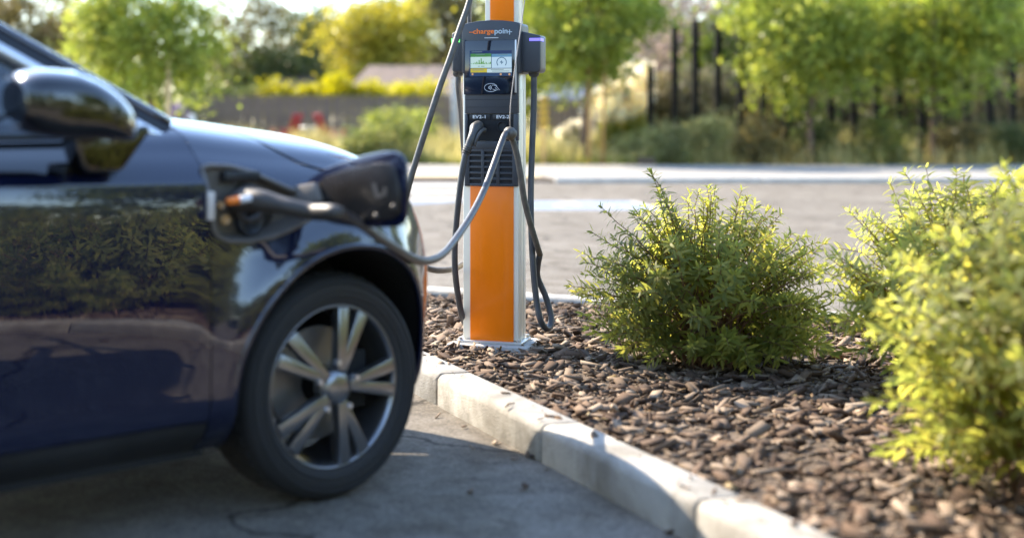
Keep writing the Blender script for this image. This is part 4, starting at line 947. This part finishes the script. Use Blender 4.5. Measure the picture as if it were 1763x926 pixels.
# meadow
sheet('grass_bed', [(-60, 32.55), (60, 32.55), (60, 60), (-60, 60)], .05, M_MEADOW)
def grass(name, n, x0, x1, y0, y1, hmin, hmax, m, seed, wd=.012, dens_=None):
    r = np.random.default_rng(seed); p = np.stack([r.uniform(x0, x1, n), r.uniform(y0, y1, n), np.full(n, .04)], -1)
    h = r.uniform(hmin, hmax, n) * (.7 + .5 * np.sin(p[:, 0] * 1.7) * np.sin(p[:, 1] * 1.3 + 1)); h = np.maximum(h, .08)
    a = r.uniform(0, 6.28, n); d = np.stack([np.cos(a), np.sin(a), 0 * a], -1); b = r.normal(size=(n, 3)) * .22; b[:, 2] = 0
    up = np.array((0, 0, 1.))
    V = np.stack([p - d * wd, p + d * wd, p + b * h[:, None] * .45 + up * h[:, None] * .62 + d * wd * .8, p + b * h[:, None] * 1.3 + up * h[:, None], p + b * h[:, None] * .45 + up * h[:, None] * .62 - d * wd * .8], 1).reshape(-1, 3)
    k = np.arange(n)[:, None] * 5
    F = np.vstack([np.hstack([k, k + 1, k + 2, k + 4])]); F2 = np.hstack([k + 4, k + 2, k + 3])
    me = bpy.data.meshes.new(name); me.from_pydata(V.tolist(), [], F.tolist() + F2.tolist()); o = link(name, me, m); o['kind'] = 'stuff'; return o
G_STRAW = leafmat('straw_grass', (.30, .28, .10), (.44, .41, .17), (.58, .52, .26), trans=.4)
G_GRASS = leafmat('green_grass', (.13, .17, .03), (.22, .25, .05), (.34, .33, .09), trans=.45)
grass('dry_grass', 34000, -10, 20, 33.2, 39.4, .45, 1.0, G_STRAW, 5)
grass('green_grass', 7000, -8, 8.2, 33.0, 36.5, .2, .55, G_GRASS, 6)
sheet('mulch_strip', [(5.0, 32.62), (30, 32.62), (30, 34.4), (6.0, 34.0)], .058, M_REDM)
# pampas grass
G_PLUME = leafmat('cream_plume', (.68, .64, .48), (.78, .75, .60), (.86, .84, .72), trans=.6)
def pampas(px, Y, label, seed, sc=1.):
    r = np.random.default_rng(seed); e = thing('pampas_grass', label, 'ornamental grass', ((px - CX) / FPX * Y, Y, .05), 0, 'pampas grasses by the black posts')
    n = 900; a = r.uniform(0, 6.28, n); h = r.uniform(.5, 1.15, n) * sc; d = np.stack([np.cos(a), np.sin(a), 0 * a], -1); q = np.stack([-np.sin(a), np.cos(a), 0 * a], -1) * .008; sp = (r.uniform(.05, .42, n) * sc)[:, None]
    up = np.array((0, 0, 1.))
    V = np.stack([d * .06 - q, d * .06 + q, d * sp + up * h[:, None] + q, d * sp + up * h[:, None] - q], 1).reshape(-1, 3)
    arrays('blades', V, np.arange(4 * n).reshape(n, 4), G_GRASS, e)
    tb = MB()
    for k in range(26):
        a = r.uniform(0, 6.28); s_ = r.uniform(.05, .55) * sc; h = r.uniform(1.15, 2.0) * sc; b = Vector((math.cos(a) * s_, math.sin(a) * s_ * .7, h))
        V, F, _ = leafcloud(r, np.array((b.x, b.y, b.z)), (.09 * sc, .09 * sc, .22 * sc), 130, .10, 10, .06, .1)
        arrays('plume', V, F, G_PLUME, e)
        tb.tube([(b.x * .1, b.y * .1, 0), (b.x * .6, b.y * .6, h * .6), tuple(b)], .006, 4)
    tb.build('stalks', M_STAKE, e, fix=False)
pampas(1052, 35.7, 'cream pampas grass just right of the young tree stakes', 51); pampas(1092, 35.9, 'taller cream pampas grass against the black posts', 52, 1.22); pampas(984, 36.6, 'small cream pampas grass left of the young tree trunk', 53, .5)
# wooden fence
def wooden_fence(label, x0, x1, Y, ztop_, post_every=2.4):
    e = thing('wooden_fence', label, 'fence', (x0, Y, 0)); x = 0; k = 0
    me = None
    while x < x1 - x0:
        h = ztop_ + random.uniform(-.015, .015)
        if me is None:
            b = MB().box(0, .142, 0, .02, .06, 1.0).build('board', M_FENCEW, e, bevel=.004, seg=1); me = b.data
        else:
            b = bpy.data.objects.new('board', me); COL.objects.link(b); b.parent = e
        b.location = (x, random.uniform(-.006, .006), 0); b.scale = (1, 1, h); b.rotation_euler = (0, random.gauss(0, .004), 0)
        x += .152
    for z in (.35, ztop_ - .25): MB().box(0, x1 - x0, .028, .07, z, z + .09).build('rail', M_FENCEW, e)
    MB().box(-.02, x1 - x0 + .02, -.03, .06, ztop_ + .018, ztop_ + .05).build('cap_board', M_FENCEW, e)
    x = 0
    while x <= x1 - x0: MB().box(x - .05, x + .05, .072, .17, 0, ztop_ + .06).build('fence_post', M_FENCEW, e); x += post_every
    return e
YF = 40.0
wooden_fence('weathered grey wooden board fence behind the grass, left of the charging station', W(335, 0, YF)[0], W(776, 0, YF)[0], YF, 1.79)
wooden_fence('short grey wooden fence between the station and the right young tree', W(925, 0, YF)[0], W(1010, 0, YF)[0], YF + .3, 1.72)
wooden_fence('weathered grey wooden fence at the far left, mostly behind the car', W(-60, 0, YF)[0], W(262, 0, YF)[0], YF + .4, 1.79)
M_PALE = mat('pale_grey_paint', (.50, .50, .52), .6)
pp_ = MB().box(-.09, .09, -.05, .05, 0, 2.35).build('pale_post', M_PALE, bevel=.01); pp_.location = W(783, 0, 39.6)[0], 39.6, 0; tag(pp_, 'pale grey square post at the right end of the wooden fence', 'post')
wp = MB().lathe([(.001, .98), (.07, .96), (.10, .88), (.10, 0)], 16).build('white_marker_post', mat('white_plastic', (.78, .74, .74), .5), smooth=True); wp.location = W(330, 0, 34.2)[0], 34.2, .32; tag(wp, 'small white rounded marker post in the grass above the bonnet', 'marker post')
# houses
def house(label, px0, px1, Y, depth, wall_h, ridge_h, wm, rm, windows=(), hip=.8):
    x0, x1 = W(px0, 0, Y)[0], W(px1, 0, Y)[0]; L = x1 - x0
    e = thing('house', label, 'house', (x0, Y, 0))
    MB().box(0, L, 0, depth, 0, wall_h).build('wall', wm, e)
    o = .4; r_ = MB().add([(-o, -o, wall_h - .05), (L + o, -o, wall_h - .05), (L + o, depth + o, wall_h - .05), (-o, depth + o, wall_h - .05), (L * hip * .3, depth / 2, ridge_h), (L - L * hip * .3, depth / 2, ridge_h)],
                     [(0, 1, 5, 4), (1, 2, 5), (2, 3, 4, 5), (3, 0, 4), (0, 3, 2, 1)]).build('roof', rm, e)
    MB().box(-o, L + o, -o - .05, -o, wall_h - .16, wall_h + .03).build('gutter', M_PALE, e)
    for (u, z0, ww, hh) in windows:
        f = MB().box(u, u + ww, -.05, .05, z0, z0 + hh).build('window', M_PALE, e); MB().box(u + .07, u + ww - .07, -.06, -.052, z0 + .07, z0 + hh - .07).build('pane', M_CGLASS, f)
    return e
M_SHING = mat('roof_shingle', (.15, .108, .085), .9, bump=.6, bscale=20, var=.25, vscale=5); M_WALLB = mat('beige_stucco', (.55, .42, .33), .9, var=.06, vscale=3); M_SLATE = mat('slate_roof', (.10, .12, .16), .6, var=.15, vscale=4)
house('low beige house with grey brown shingle roof behind the lime bushes', 604, 830, 47, 7, 1.95, 3.1, M_WALLB, M_SHING, ((.6, .8, 1.0, .9),), .5)
house('distant house with pinkish grey roof left of the lime bushes', 455, 545, 56, 6, 2.1, 3.3, M_WALLB, M_SHING, ((.5, .9, .9, .8),))
house('small beige shed with dark slate roof behind the right young tree', 948, 1056, 45, 4, 1.72, 2.35, M_WALLB, M_SLATE, (), .3)
# red garden chairs and a white table between them
M_RED = mat('red_paint', (.36, .035, .04), .5)
def chair(px, Y, rz, label):
    e = thing('garden_chair', label, 'chair', (W(px, 0, Y)[0], Y, .42), rz, 'red garden chairs'); e.scale = (.8, .8, .8)
    for k in range(5): MB().box(-.02, .02, -.26 + k * .105, -.26 + k * .105 + .09, .0, .85, Matrix.Translation((.20, 0, .32)) @ Matrix.Rotation(R(24), 4, 'Y')).build('back_slat', M_RED, e)
    for k in range(5): MB().box(-.36 + k * .115, -.36 + k * .115 + .1, -.28, .28, .33, .355, Matrix.Rotation(R(8), 4, 'Y')).build('seat_slat', M_RED, e)
    for s_ in (-1, 1):
        MB().box(-.42, -.34, s_ * .30 - .03, s_ * .30 + .03, 0, .56).build('leg', M_RED, e); MB().box(.20, .28, s_ * .30 - .03, s_ * .30 + .03, 0, .56).build('leg', M_RED, e)
        MB().box(-.46, .34, s_ * .32 - .06, s_ * .32 + .06, .562, .59).build('armrest', M_RED, e)
    return e
chair(493, 38.2, R(-38), 'red slatted garden chair on the left, facing away from the other red chair'); chair(568, 38.2, R(218), 'red slatted garden chair on the right, nearest the green bushes')
tb = thing('garden_table', 'low white round table between the two red chairs', 'table', (W(534, 0, 38.5)[0], 38.5, .4)); MB().lathe([(0, .55), (.28, .55), (.30, .53), (.28, .51), (0, .51)], 24).build('table_top', M_PRINT, tb, smooth=False)
for a in (0, 2.1, 4.2): MB().tube([(math.cos(a) * .22, math.sin(a) * .22, 0), (math.cos(a) * .12, math.sin(a) * .12, .51)], .02, 6).build('leg', M_PRINT, tb)
# hazard marker sign
hz = thing('hazard_marker', 'yellow hazard marker with black bars on a thin brown post right of the right cable', 'sign', (W(936, 0, 32.9)[0], 32.9, .05))
MB().tube([(0, 0, 0), (0, 0, 1.62)], .035, 8).build('sign_post', M_STAKE, hz); MB().box(-.10, .11, -.07, -.04, .92, 1.62).build('sign_plate', mat('sign_yellow', (.72, .42, .03), .6), hz, bevel=.006)
for k in range(4): MB().box(-.098, .108, -.076, -.0705, .99 + k * .16, 1.06 + k * .16).build('black_bar', M_BLACK, hz)
# tall black mesh fence, running back to the right
mf = thing('mesh_fence', 'tall black steel post fence with wire mesh at the right edge', 'fence', (W(1120, 0, 34.5)[0], 34.5, 0))
fx = [W(px, 0, 34.5)[0] - W(1120, 0, 34.5)[0] for px in (1120, 1162, 1197, 1236, 1275, 1314, 1353, 1392, 1431, 1470, 1509, 1548, 1587, 1626, 1665, 1704, 1743, 1782, 1821)]
for i, x in enumerate(fx): MB().box(x - .075, x + .075, -.06, .06, 0, 2.5 if i == 0 else 3.6).build('fence_post', M_POSTB, mf, bevel=.01)
for z in (.3, ): MB().box(0, fx[-1], .062, .09, z, z + .05).build('rail', M_POSTB, mf)
wr = MB()
for z in np.arange(.4, 3.2, .16): wr.box(0, fx[-1], .064, .068, z, z + .006)
x = 0
while x < fx[-1]: wr.box(x, x + .006, .0685, .072, .05, 3.2); x += .16
wo = wr.build('wire_mesh', M_POSTB, mf, fix=False); wo['kind'] = 'stuff'
blk = MB().box(-.2, .2, -.15, .15, 0, .2).build('concrete_block', M_SOIL, bevel=.02); blk.location = W(1112, 0, 33.0)[0], 33.0, .055; tag(blk, 'low grey concrete block on the red mulch left of the black fence', 'block')
# ------------------------------------------------------------------ what stands behind and beside the viewer (seen in the car's reflections)
for px, Y, s_, rz, lb in ((1395, 33.4, 1.0, 1.0, 'young green tree by the sidewalk in front of the black fence'), (1610, 33.8, 1.08, 2.4, 'second young green tree by the sidewalk far right')):
    o = copy_tree(t1); o.location = ((px - CX) / FPX * Y, Y, .05); o.rotation_euler = (0, 0, rz); o.scale = (s_,) * 3; o['label'] = lb
for i, (x, y, s_) in enumerate(((9.5, 1.5, 1), (12.5, 8, 1.1), (7, -7, 1), (1.5, -10, 1.1), (-6, -11, 1.0), (15, 17, 1.1))):
    o = copy_tree(t2); o.location = (x, y, 0); o.rotation_euler = (0, 0, i * 1.3); o.scale = (s_,) * 3
    o['label'] = 'young green parking-lot tree %s' % ('beside the bed', 'farther right of the bed', 'behind on the right', 'straight behind', 'behind on the left', 'right by the far kerb')[i]; o['group'] = 'young trees round the parking lot'

wr_ = np.random.default_rng(99); WV = []; WF = []; k = 0
for i in range(26):
    a = R(-62 + i * 11.5); x, y = 14 * math.sin(a) + 4, -14 * math.cos(a) + 3
    V, F, _ = leafcloud(wr_, np.array((x, y, 1.9)), (1.9, 1.7, 2.1), 1500, .3, 30, .4, .2)
    if y > 14 or (y > 5 and x < 10): continue
    WV.append(V); WF.append(F + k); k += len(V)
wd_ = arrays('woods', np.vstack(WV), np.vstack(WF), G_BUSH); wd_['kind'] = 'stuff'
